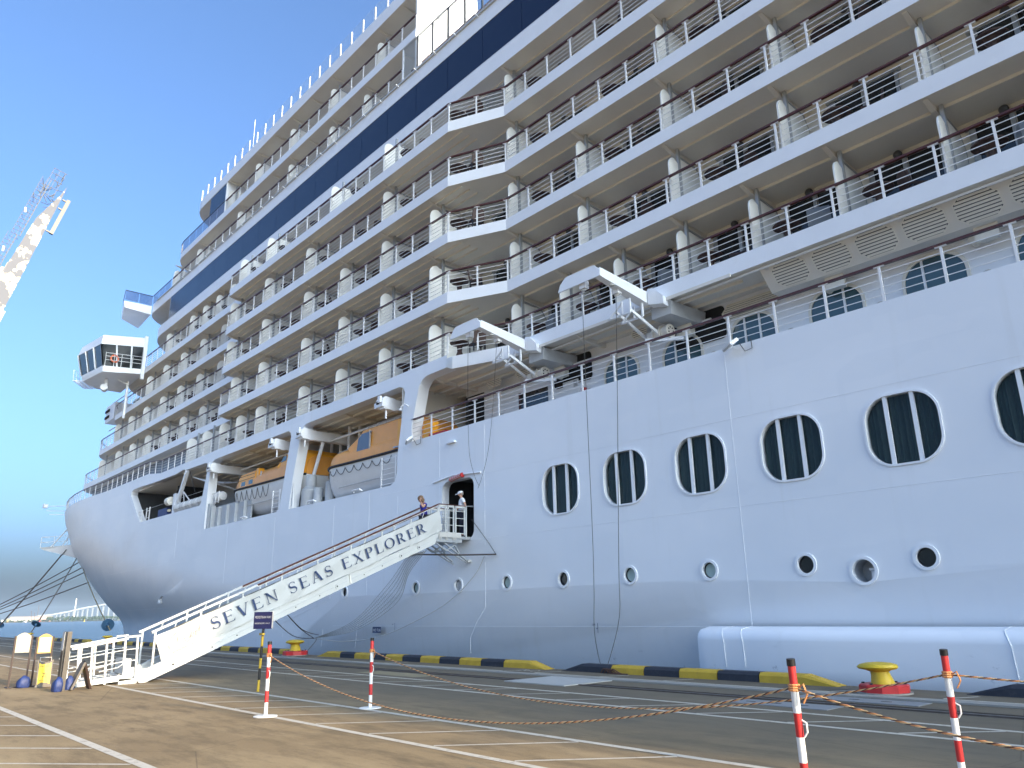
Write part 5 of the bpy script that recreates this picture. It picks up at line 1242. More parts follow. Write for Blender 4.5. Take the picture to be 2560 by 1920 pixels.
def serif(ch):
    """glyph polygons in a unit cap-height box; returns (width, polys)"""
    T, t_, sf = .155, .055, .05      # thick, thin, serif half height
    P = []
    def rect(x0, x1, y0, y1): P.append([(x0, y0), (x1, y0), (x1, y1), (x0, y1)])
    def diag(x0, y0, x1, y1, w_): P.append([(x0-w_/2, y0), (x0+w_/2, y0), (x1+w_/2, y1), (x1-w_/2, y1)])
    def stroke(pts, ws):
        n = len(pts); Lf = []; Rt = []
        for i in range(n):
            a = pts[max(0, i-1)]; b = pts[min(n-1, i+1)]; dx, dy = b[0]-a[0], b[1]-a[1]; l = math.hypot(dx, dy) or 1
            nx, ny = -dy/l*ws[i]/2, dx/l*ws[i]/2; Lf.append((pts[i][0]+nx, pts[i][1]+ny)); Rt.append((pts[i][0]-nx, pts[i][1]-ny))
        for i in range(n-1): P.append([Lf[i], Lf[i+1], Rt[i+1], Rt[i]])
    def stem(x, top=True, bot=True, w_=T):
        rect(x-w_/2, x+w_/2, 0, 1)
        if top: rect(x-w_/2-.09, x+w_/2+.09, 1-.04, 1)
        if bot: rect(x-w_/2-.09, x+w_/2+.09, 0, .04)
    def arc(cx, cy, rx, ry, a0, a1, wt, wn, n=16):
        pts = []; ws = []
        for i in range(n+1):
            a = rad(a0+(a1-a0)*i/n); pts.append((cx+rx*math.cos(a), cy+ry*math.sin(a))); ws.append(wn+(wt-wn)*abs(math.cos(a))**1.5)
        stroke(pts, ws)
    if ch == 'E': stem(.17); rect(.2, .68, .955, 1); rect(.2, .72, 0, .045); rect(.2, .56, .49, .535); P.append([(.68, 1), (.62, .955), (.70, .78)]); P.append([(.72, .0), (.64, .045), (.78, .24)]); rect(.545, .57, .41, .62); return .80, P
    if ch == 'L': stem(.17); rect(.2, .66, 0, .045); P.append([(.66, 0), (.58, .045), (.73, .27)]); return .74, P
    if ch == 'V': diag(.43, 0, .12, 1, .16); diag(.45, 0, .76, 1, .06); rect(-.02, .28, .96, 1); rect(.66, .90, .96, 1); return .88, P
    if ch == 'A': diag(.10, 0, .42, 1, .06); diag(.78, 0, .45, 1, .17); rect(-.02, .24, 0, .04); rect(.60, .94, 0, .04); rect(.22, .62, .32, .37); return .92, P
    if ch == 'N': rect(.14, .19, 0, 1); rect(.78, .83, 0, 1); P.append([(.04, 1), (.24, 1), (.84, 0), (.76, 0)]); rect(.03, .30, 0, .04); rect(.68, .93, .96, 1); rect(0, .18, .96, 1); return .95, P
    if ch == 'X': diag(.80, 0, .16, 1, .17); diag(.12, 0, .80, 1, .06); rect(.0, .26, 0, .04); rect(.64, .96, 0, .04); rect(.02, .32, .96, 1); rect(.68, .92, .96, 1); return .96, P
    if ch in 'PR':
        stem(.17); stroke([(.2, .975), (.42, .975)], [.05, .05]); arc(.42, .73, .21, .245, 90, -90, .15, .05); stroke([(.42, .485), (.2, .485)], [.05, .05])
        if ch == 'R': P.append([(.34, .49), (.50, .49), (.86, 0), (.68, 0)]); rect(.66, .95, 0, .035); return .92, P
        return .74, P
    if ch == 'O': arc(.47, .5, .41, .475, 0, 360, .15, .05, 32); return .96, P
    if ch == 'S':
        pts = []; ws = []
        for i in range(31):
            u = i/30
            if u < .5: a = rad(30+(270-30)*u*2); cx, cy, rx, ry = .34, .735, .22, .235
            else: a = rad(90-(240)*(u-.5)*2); cx, cy, rx, ry = .34, .26, .25, .24
            pts.append((cx+rx*math.cos(a), cy+ry*math.sin(a))); ws.append(.05+.12*math.exp(-((u-.5)/.17)**2))
        stroke(pts, ws); P.append([(.50, .86), (.56, .98), (.585, .72)]); P.append([(.09, .02), (.16, .12), (.075, .30)]); return .68, P
    return .45, P
def bann(u_m, v_m):      # metres along slope from y0, metres above baseline -> y,z
    return 8.93+u_m*cs_-v_m*sn_, zb(8.93)+.585+u_m*sn_+v_m*cs_
cap = .345; tot = 0; word = 'SEVEN SEAS EXPLORER'; gap = .22
ws_ = sum(serif(c)[0]+gap for c in word)-gap; kx = 8.08/(ws_*cap)
cur = 0
for c in word:
    w_, P = serif(c)
    if P:
        mb = MB()
        for q in P:
            pts = []
            for a, b in q:
                y, z = bann((cur+a)*cap*kx, b*cap); pts.append((GX0+.112, y, z))
            mb.add(pts, [tuple(range(len(pts)))])
        mb.build('letter', 'letter', bo)
    cur += w_+gap
# script name and small line under it
def bann2(u, v): return 7.80+u*cs_-v*sn_, zb(7.80)+.60+u*sn_+v*cs_
SCR = [[(.30, .34), (.24, .36), (.10, .26), (.0, .10), (.05, -.03), (.17, -.02), (.27, .16), (.33, .33)], [(.20, .28), (.30, .38), (.40, .36), (.40, .26), (.30, .19), (.27, .19)], [(.29, .19), (.36, .10), (.44, .03), (.50, .05)],
       [(.46, .11), (.52, .13), (.53, .19), (.49, .20), (.46, .14), (.48, .06), (.55, .06)], [(.64, .17), (.58, .18), (.57, .08), (.63, .08), (.66, .18), (.63, .0), (.55, -.06), (.52, -.02), (.62, .04)],
       [(.68, .11), (.74, .13), (.75, .19), (.71, .20), (.68, .14), (.70, .06), (.77, .07)], [(.80, .19), (.79, .06)], [(.79, .14), (.86, .20), (.87, .15), (.86, .06), (.89, .06)], [(.97, .32), (.94, .10), (.97, .05), (1.0, .06)], [(.91, .21), (1.02, .22)]]
mb = MB()
for st in SCR:
    pts = [Vector((GX0+.112, *bann2(a*.95, b*.95))) for a, b in st]; fine = []
    for i in range(len(pts)-1):
        p0 = pts[max(0, i-1)]; p1 = pts[i]; p2 = pts[i+1]; p3 = pts[min(len(pts)-1, i+2)]
        for k in range(5):
            t = k/5; fine.append(.5*((2*p1)+(-p0+p2)*t+(2*p0-5*p1+4*p2-p3)*t*t+(-p0+3*p1-3*p2+p3)*t**3))
    fine.append(pts[-1])
    for i in range(len(fine)-1): mb.bar(fine[i], fine[i+1], .008, .013+.006*math.sin(i*.9), up=(1, 0, 0)) if (fine[i+1]-fine[i]).length > 1e-5 else None
mb.build('script_letters', 'greyprint', bo)
text_mesh('t', 'SEVEN SEAS CRUISES', .088, None, lambda u, v, d: (GX0+.11,)+bann2(.02+u*1.02, -.135+v), 0).build('lettering', 'greyprint', bo)
# landing stage at the foot
L0 = thing('gangway_landing', (-23.4, 6.3, 0), 'white railed landing ramp at the quay end of the gangway', 'landing ramp')
zr = lambda y: .02+.13*(y-5.6)
for X in (GX0, GX1):
    MB().prism([(5.6, .0), (6.9, .1), (6.95, .26), (5.6, .12)], lambda a, b, d: (X+d, a, b), -.03, .03).build('side_beam', 'gw', L0)
    hb = MB(); hb.bar((X, 5.40, .93), (X, 6.72, 1.14), .13, .05); hb.bar((X, 6.72, 1.18), (X, 7.02, 1.20), .10, .05); hb.build('handrail', 'gw', L0)
    for y in (5.62, 5.93, 6.27, 6.72, 7.02): MB().bar((X, y, 0.02), (X, y-.06, .93+(y-5.4)*.155), .05, .05).build('stanchion', 'gw', L0)
    mb = MB()
    for z in (.37, .66): mb.bar((X, 5.38, z), (X, 6.72, z+.2), .022); mb.bar((X, 6.72, z+.20), (X, 7.02, z+.22), .022)
    mb.tube([(X+.04, 5.6, .84), (X+.04, 5.62, .38)], .012, 6); mb.tube([(X, 6.66, 1.05), (X, 6.66, .5), (X, 6.56, .42), (X, 6.1, .34)], .014, 6); mb.build('mid_rail', 'gw', L0, smooth=True)
MB().prism([(5.55, .03), (6.95, .18), (6.95, .21), (5.55, .06)], lambda a, b, d: (a*0+d, a, b), GX1, GX0).build('deck_plate', 'gw', L0)
for i in range(7): y = 5.65+.19*i; MB().box(GX1+.05, GX0-.05, y, y+.03, zr(y)+.07, zr(y)+.095).build('grip_bar', 'gw', L0)
MB().box(GX1, GX0+.03, 6.6, 7.05, .0, .13).build('axle_box', 'gw', L0)
for X in (GX0+.03, GX1-.03): MB().tube([(X-.03, 7.15, .10), (X+.03, 7.15, .10)], .10, 18).build('wheel', 'gw', L0, smooth=True)
MB().box(GX1+.1, GX0-.1, 6.75, 6.9, .25, .62).build('step_plate', 'gw', L0)
# top platform
T = thing('gangway_platform', (-23.4, 17.7, 4.3), 'aluminium railed platform joining the gangway head to the ship side door', 'platform')
MB().box(GX1, GX0, 16.88, 18.05, 4.12, 4.25).build('edge_beam', 'alu', T); MB().box(GX1+.02, GX0-.02, 16.9, 18.9, 4.26, 4.36).build('platform_deck', 'alu', T)
mb = MB(); mb.box(GX0-.01, GX0+.03, 17.0, 18.0, 4.30, 4.46); 
for y in (17.0, 17.06, 17.3, 17.36, 17.62, 17.68, 17.74): mb.box(GX0-.0, GX0+.035, y-.02, y+.015, 4.2, 4.5)
mb.build('kick_plate', 'paper', T)
for X in (GX0, GX1):
    for a, b in ((17.0, 17.28), (17.38, 17.66), (17.76, 18.18)):
        mb = MB()
        for y in (a, b): mb.box(X-.02, X+.02, y-.022, y+.022, 4.4, 5.46)
        mb.bar((X, a, 5.44), (X, b, 5.44), .04, .07)
        for z in (4.47, 4.75, 5.02, 5.28): mb.bar((X, a, z), (X, b, z), .022)
        mb.build('gate_panel', 'gw', T)
        MB().box(X-.035, X+.035, a-.03, b+.03, 5.48, 5.51).build('handrail', 'teak', T)
    MB().tube([(X, 18.26, 4.3), (X, 18.26, 5.5), (X, 18.6, 5.52)], .03, 8).build('corner_post', 'alu', T, smooth=True)
mb = MB()
for X in (GX0-.1, GX1+.1):
    mb.bar((X, 16.9, 4.1), (X, 17.4, 3.82), .05); mb.bar((X, 17.4, 3.82), (X, 17.9, 4.12), .05); mb.bar((X, 17.3, 4.1), (X, 18.35, 3.5), .07, .04); mb.bar((X, 17.75, 4.1), (X, 18.1, 3.62), .05); mb.bar((X, 17.2, 3.95), (X, 18.4, 3.4), .04)
mb.bar((GX0-.1, 17.4, 3.82), (GX1+.1, 17.4, 3.82), .05); mb.build('strut', 'alu', T)
MB().box(GX0-.2, GX0+.0, 18.35, 18.5, 3.42, 3.52).build('buffer', 'paper', T)
# bunting over the door
mb = MB(); b2 = MB()
for i in range(12):
    x0_ = -24.08+.066*i; a = (x0_, 18.40, 6.645+.0085*i); b = (x0_+.066, 18.40, 6.645+.0085*(i+1))
    (mb if i % 2 else b2).tube([a, (a[0]+.02, a[1], a[2]+.03), (b[0]+.02, b[1], b[2]+.03)], .098, 14)
t = thing('door_padding', (-23.7, 18.4, 6.6), 'red and white striped padded roll over the ship side door', 'striped pad'); mb.build('red_stripe', 'red', t); b2.build('white_stripe', 'paper', t)
# ================================================================== hanging lines, net
def cord(pts, r_, m_, nm, lb, cat_, n=5): return MB().tube(pts, r_, n).build(nm, m_, None, smooth=True, label=lb, cat=cat_)
def spl(pts, n=6):
    pts = [Vector(p) for p in pts]; out = []
    for i in range(len(pts)-1):
        p0 = pts[max(0, i-1)]; p1 = pts[i]; p2 = pts[i+1]; p3 = pts[min(len(pts)-1, i+2)]
        for k in range(n):
            t = k/n; out.append(.5*((2*p1)+(-p0+p2)*t+(2*p0-5*p1+4*p2-p3)*t*t+(-p0+3*p1-3*p2+p3)*t**3))
    return out+[pts[-1]]
cord(spl([(-21.9, 17.6, 11.85), (-22.3, 17.9, 9.6), (-22.6, 18.2, 7.6), (-22.5, 18.35, 6.7), (-22.33, 18.44, 6.25)]), .008, 'ropeln', 'tag_line', 'thin dark line hanging from the tip of the left davit to the door', 'line')
cord(spl([(-21.07, 18.35, 11.66), (-21.3, 18.3, 9.0), (-21.6, 18.3, 7.4), (-22.1, 18.4, 6.5), (-22.4, 18.46, 6.15)]), .008, 'ropeln', 'tag_line', 'thin dark line hanging from the inner block of the left davit to the door', 'line')
cord(spl([(-15.85, 17.6, 11.85), (-16.15, 17.9, 8), (-16.35, 18.1, 4), (-16.4, 18.1, 2.2), (-16.1, 17.7, 1.05), (-15.3, 17.0, .2), (-14.6, 16.46, .03)]), .010, 'ropeln', 'tag_line', 'thin dark line hanging from the tip of the right davit to the quay', 'line')
cord(spl([(-15.02, 18.35, 11.66), (-15.15, 18.25, 8), (-15.35, 18.1, 3), (-15.2, 17.8, 1.4), (-14.6, 16.46, .1)]), .010, 'ropeln', 'tag_line', 'thin dark line hanging from the inner block of the right davit to the quay', 'line')
tw = MB()
for i in range(4): tw.tube(spl([(-14.75+.12*i, 16.40, .01), (-14.6+.1*i, 16.36, .12), (-14.4+.12*i, 16.38, .02), (-14.1+.1*i, 16.37, .015)]), .018, 6)
tw.build('rope_heap', 'ropek', None, label='small heap of dark rope at the foot of the kerb under the hanging lines', cat='rope')
N0 = Vector((-33.6, 17.9, .62))
mb = MB(); T0 = spl([N0, (-30.4, 18.0, 1.35), (-27.5, 17.8, 2.75), (-25.0, 17.0, 3.65), (-22.8, 15.7, 3.6)], 8); T1 = spl([N0, (-30.2, 18.1, 1.0), (-27.2, 18.1, 2.05), (-25.2, 17.3, 3.1), (-22.8, 16.4, 3.8)], 8)
for q in range(7): mb.tube([a.lerp(b, q/6) for a, b in zip(T0, T1)], .009, 4)
for i in range(0, len(T0)-1):
    for s in range(3):
        u = s/3; a = T0[i].lerp(T0[i+1], u); b = T1[i].lerp(T1[i+1], u); mb.tube([a, a.lerp(b, .5)+Vector((.02, 0, 0)), b], .006, 3)
mb.build('safety_net', mat('grey_net', (.34, .34, .32), .9), None, label='grey safety net drooping under the gangway against the ship side', cat='net')
cord(spl([N0, (-31.5, 18.2, .50), (-28.85, 18.3, .70), (-26.5, 18.35, 1.25), (-24.2, 18.4, 2.0), (-22.6, 18.4, 2.9), (-22.0, 18.42, 3.6)]), .014, 'paper', 'pale_rope', 'pale rope looping low across the ship side below the door', 'rope')
for i, (a, b) in enumerate((((-22.85, 10.95, 1.95), N0), ((-22.85, 10.95, 1.95), N0+Vector((.4, 0, .15))), ((-23.9, 10.9, 1.9), N0))):
    cord(spl([a, (Vector(a)+Vector(b))/2+Vector((0, 0, -.12-.12*i)), b]), .016, 'rope', 'net_line', ['dark line from gangway underside to net, upper of three', 'dark line from gangway underside to net, middle of three', 'dark line from gangway underside to net, lowest of three'][i], 'line')
cord(spl([(-33.4, 17.9, .6), (-32.9, 17.6, .5), (-32.7, 17.1, .1), (-32.6, 16.9, -.1)]), .016, 'rope', 'net_line', 'short dark line dropping from the net end to the kerb', 'line')
cord(spl([(-22.72, 18.4, 5.0), (-21.9, 18.42, 4.2), (-21.35, 18.42, 3.62)]), .012, 'ropeln', 'stay_line', 'dark stay line slanting from the door edge to the pad eye', 'line')
cord(spl([(-24.2, 17.0, 3.75), (-22.6, 17.8, 3.66), (-21.35, 18.42, 3.62)]), .03, 'steel', 'stay_chain', 'dark chain stay running along below the platform to the pad eye', 'chain')
# ================================================================== mooring lines
def moor(a, b, sag, r_, m_, lb, guard=None, gl=None):
    a = Vector(a); b = Vector(b); pts = catenary(a, b, sag, 24); cord(pts, r_, m_, 'mooring_line', lb, 'mooring line', 6)
    if guard is not None:
        p = a.lerp(b, guard); d = (b-a).normalized(); s = .42
        mb = MB(); mb.tube([p-d*.03, p+d*.03], s, 26); mb.tube([p-d*.25, p-d*.03], [.10, .14], 10); mb.build('rat_guard', 'guard', None, smooth=True, label=gl, cat='rat guard')
moor((-60.0, 16.4, .9), (-88.3, 20.85, 6.6), .2, .05, 'tan', 'tan bow line running to the bollard behind the landing ramp', .06, 'round blue rat guard on the tan bow line above the landing ramp')
moor((-84.5, 16.3, .4), (-88.5, 20.2, 7.6), .2, .05, 'rope', 'dark bow line running down behind the notice stands', .13, 'round blue rat guard on the line behind the notice stands')
moor((-101, 16.3, .9), (-93.6, 20.2, 8.8), .15, .05, 'rope', 'steep dark bow line at left, outer of a close pair', .05, 'round blue rat guard at the left edge on the paired lines')
moor((-100.6, 16.3, .9), (-93.3, 20.2, 8.8), .15, .05, 'rope', 'steep dark bow line at left, inner of a close pair')
for i, (b, lb) in enumerate((((-90.0, 20.8, 7.3), 'highest of the four long bow lines running out to the left'), ((-89.0, 20.9, 6.7), 'second highest of the four long bow lines to the left'), ((-88.3, 21.0, 6.2), 'third highest of the four long bow lines to the left'), ((-86.8, 21.2, 5.2), 'lowest of the four long bow lines running out to the left'))):
    moor((-126-.3*i, 16.3, 1.6-.12*i), b, .25, .05, 'rope', lb)
# ================================================================== PEOPLE
def skinmesh(name, pts, edges, radii, m_, sub=2):
    me = bpy.data.meshes.new(name); me.from_pydata([Vector(p) for p in pts], edges, []); ob = bpy.data.objects.new(name, me); COL.objects.link(ob)
    md = ob.modifiers.new('skin', 'SKIN')
    if not me.skin_vertices: me.attributes
    for i, r_ in enumerate(radii):
        sv = me.skin_vertices[0].data[i]; sv.radius = (r_, r_) if not isinstance(r_, tuple) else r_; sv.use_root = (i == 0)
    md.use_smooth_shade = True; md.branch_smoothing = .6
    s = ob.modifiers.new('sub', 'SUBSURF'); s.levels = sub; s.render_levels = sub
    dg = bpy.context.evaluated_depsgraph_get(); out = bpy.data.meshes.new_from_object(ob.evaluated_get(dg)); bpy.data.objects.remove(ob)
    out.materials.clear(); out.materials.append(MT[m_] if isinstance(m_, str) else m_)
    for p in out.polygons: p.use_smooth = True
    return out
def hand(wr, d, side, m_):
    """five fingers rooted in a palm; wr wrist, d hand direction, side thumb direction"""
    d = Vector(d).normalized(); sd2 = Vector(side).normalized(); nrm = d.cross(sd2).normalized(); wr = Vector(wr)
    P = [wr, wr+d*.05, wr+d*.085]; E = [(0, 1), (1, 2)]; Rr = [.024, (.018, .034), (.014, .036)]
    for k, (o_, l) in enumerate(((-.028, .055), (-.009, .07), (.010, .074), (.028, .066))):
        b = wr+d*.08+sd2*o_; i0 = len(P); P += [b+d*.01, b+d*l*.55+nrm*.008, b+d*l+nrm*.028]; E += [(2, i0), (i0, i0+1), (i0+1, i0+2)]; Rr += [.0095, .009, .0075]
    i0 = len(P); P += [wr+d*.035+sd2*.038, wr+d*.065+sd2*.055, wr+d*.09+sd2*.056]; E += [(1, i0), (i0, i0+1), (i0+1, i0+2)]; Rr += [.013, .011, .009]
    return P, E, Rr
def person(loc, rotz, lb, J, cloth, hair_fn, extra=None):
    """J: dict of joints local, facing -Y"""
    t = thing('person', loc, lb, 'person')
    Mx = Matrix.Translation(Vector(loc)) @ Matrix.Rotation(rotz, 4, 'Z')
    P = []; E = []; Rr = []
    def add(p, r_, par=None): P.append(Vector(p)); Rr.append(r_); (E.append((par, len(P)-1)) if par is not None else None); return len(P)-1
    pel = add(J['pelvis'], (.15, .115)); wa = add(J['waist'], (.14, .11), pel); ch = add(J['chest'], (.165, .12), wa); sh = add(J['neckbase'], (.11, .09), ch)
    nk = add(J['neck'], .058, sh); jw = add(J['jaw'], (.062, .068), nk); hd = add(J['head'], (.082, .098), jw); tp = add(J['crown'], (.062, .078), hd)
    arm = {}
    for s in 'LR':
        a = add(J['sho'+s], .062, sh); e_ = add(J['elb'+s], .042, a); w_ = add(J['wri'+s], .028, e_); arm[s] = (a, e_, w_)
        hipv = add(J['hip'+s], .095, pel); kn = add(J['kne'+s], .060, hipv); an = add(J['ank'+s], .042, kn); add(J['toe'+s], (.045, .03), an)
    me = skinmesh('body', P, E, Rr, 'skin', 2)
    me.transform(Mx); place('body', me, t)
    for s in 'LR':
        d = Vector(J['wri'+s])-Vector(J['elb'+s]); hp_, he, hr = hand(J['wri'+s], J.get('hd'+s, d), J.get('th'+s, (0, -1, .3)), 'skin'); me = skinmesh('hand', hp_, he, hr, 'skin', 1); me.transform(Mx); place('hand', me, t)
    # shirt and trousers follow the same joints
    P2 = [J['pelvis'], J['waist'], J['chest'], J['neckbase']]; E2 = [(0, 1), (1, 2), (2, 3)]; R2 = [(.172, .135), (.158, .128), (.182, .137), (.115, .092)]
    for s in 'LR':
        i = len(P2); sl_ = cloth[2]; mid = Vector(J['sho'+s]).lerp(Vector(J['elb'+s]), sl_); P2 += [J['sho'+s], mid]; E2 += [(3, i), (i, i+1)]; R2 += [.078, .068]
    me = skinmesh('shirt', P2, E2, R2, cloth[0], 2); me.transform(Mx); place('shirt', me, t)
    P3 = [Vector(J['pelvis'])-Vector((0, 0, .02))]; E3 = []; R3_ = [(.165, .13)]
    for s in 'LR':
        i = len(P3); P3 += [J['hip'+s], J['kne'+s], Vector(J['ank'+s])+Vector((0, 0, .02))]; E3 += [(0, i), (i, i+1), (i+1, i+2)]; R3_ += [.115, .082, .072]
    me = skinmesh('trousers', P3, E3, R3_, cloth[1], 2); me.transform(Mx); place('trousers', me, t)
    for s in 'LR':
        a = Vector(J['ank'+s]); b = Vector(J['toe'+s]); me = skinmesh('shoe', [a-Vector((0, 0, .02))+(a-b)*.3, a.lerp(b, .6)+Vector((0, 0, -.0)), b], [(0, 1), (1, 2)], [.048, .048, .036], 'blackpl', 1); me.transform(Mx); place('shoe', me, t)
    # face
    H = Vector(J['head']); f = Vector(J['face']).normalized(); sx = f.cross(Vector((0, 0, 1))).normalized(); up = sx.cross(f).normalized()
    def blob(nm, c, r3, m_, n=10):
        mb = MB(); secs = []
        for i in range(n+1):
            a = math.pi*i/n-math.pi/2; secs.append([c+sx*(r3[0]*math.cos(a)*math.cos(b))+f*(r3[1]*math.cos(a)*math.sin(b))+up*(r3[2]*math.sin(a)) for b in [k*2*math.pi/14 for k in range(14)]])
        mb.loft(secs, True); me = mb.mesh(nm, m_, True); me.transform(Mx); place(nm, me, t)
    blob('nose', H+f*.100-up*.012, (.014, .020, .024), 'skin')
    for q in (-1, 1): blob('eye', H+f*.084+sx*.032*q+up*.016, (.012, .010, .007), 'blackpl'); blob('ear', H+sx*.084*q-up*.008-f*.01, (.012, .018, .030), 'skin')
    blob('mouth', H+f*.088-up*.052, (.022, .010, .006), mat('lips', (.36, .14, .11), .6))
    hair_fn(blob, H, f, up, sx, t, Mx)
    return t
def man_hair(blob, H, f, up, sx, t, Mx):
    blob('hair', H-f*.022+up*.012, (.090, .092, .085), mat('grey_hair', (.30, .27, .24), .8))
    blob('cap', H+f*.004+up*.058, (.098, .112, .062), 'tee')
    mb = MB(); secs = []
    for i in range(7):
        d = .07+.015*i; secs.append([H+up*(.052-.012*(i/6)-.02*(abs(q)**2))+f*(.06+.025*i)+sx*(q*.075*(1-.25*(i/6)**2)) for q in (-1, -.5, 0, .5, 1)])
    mb.loft(secs); mb.loft([[p-up*.008 for p in r_] for r_ in secs]); me = mb.mesh('cap_peak', 'tee', True); me.transform(Mx); place('cap_peak', me, t)
def wom_hair(blob, H, f, up, sx, t, Mx):
    blob('hair', H-f*.020+up*.022, (.112, .118, .108), 'hair', 14); blob('hair_bob', H-f*.040-up*.065, (.105, .080, .085), 'hair', 12)
    for q in (-1, 1): blob('hair_side', H+sx*.085*q+f*.012-up*.055, (.034, .052, .085), 'hair')
JM = dict(pelvis=(0, .02, .96), waist=(0, .0, 1.10), chest=(0, .0, 1.32), neckbase=(0, .02, 1.46), neck=(0, .0, 1.53), jaw=(0, -.02, 1.60), head=(0, -.02, 1.665), crown=(0, -.005, 1.735), face=(0, -1, -.25),
          shoL=(-.19, .02, 1.43), elbL=(-.26, .08, 1.15), wriL=(-.22, -.12, 1.03), shoR=(.19, .02, 1.43), elbR=(.27, .14, 1.17), wriR=(.26, -.08, 1.08),
          hipL=(-.09, .02, .90), kneL=(-.11, .0, .50), ankL=(-.12, .04, .08), toeL=(-.14, -.12, .03), hipR=(.09, .02, .90), kneR=(.11, .0, .50), ankR=(.12, .05, .08), toeR=(.14, -.11, .03), hdL=(.5, -.8, -.1), hdR=(.2, -1, -.1), thL=(.6, 0, .6), thR=(-.6, 0, .6))
person((-23.27, 18.34, 4.36), rad(-30), 'man in white cap and white shirt standing in the ship side doorway', JM, ('tee', 'navycloth', .55), man_hair)
JW = dict(pelvis=(0, .04, .90), waist=(0, .02, 1.03), chest=(0, -.01, 1.23), neckbase=(0, -.03, 1.37), neck=(0, -.06, 1.42), jaw=(0, -.115, 1.47), head=(0, -.135, 1.53), crown=(0, -.10, 1.60), face=(0, -.8, -.65),
          shoL=(-.165, -.01, 1.34), elbL=(-.22, .02, 1.07), wriL=(-.20, -.16, .95), shoR=(.165, -.02, 1.34), elbR=(.24, -.16, 1.20), wriR=(.14, -.20, 1.42),
          hipL=(-.09, .04, .85), kneL=(-.10, -.04, .48), ankL=(-.10, .04, .08), toeL=(-.11, -.11, .03), hipR=(.09, .04, .85), kneR=(.10, -.12, .46), ankR=(.10, -.10, .06), toeR=(.11, -.25, .01), hdR=(-.25, .1, 1), thR=(0, -1, .2), hdL=(.2, -1, -.2), thL=(.5, 0, .8))
person((-23.33, 16.62, 4.16), rad(-8), 'brown haired woman in royal blue top walking down the gangway, hand at her face', JW, ('bluetop', 'navycloth', .5), wom_hair)
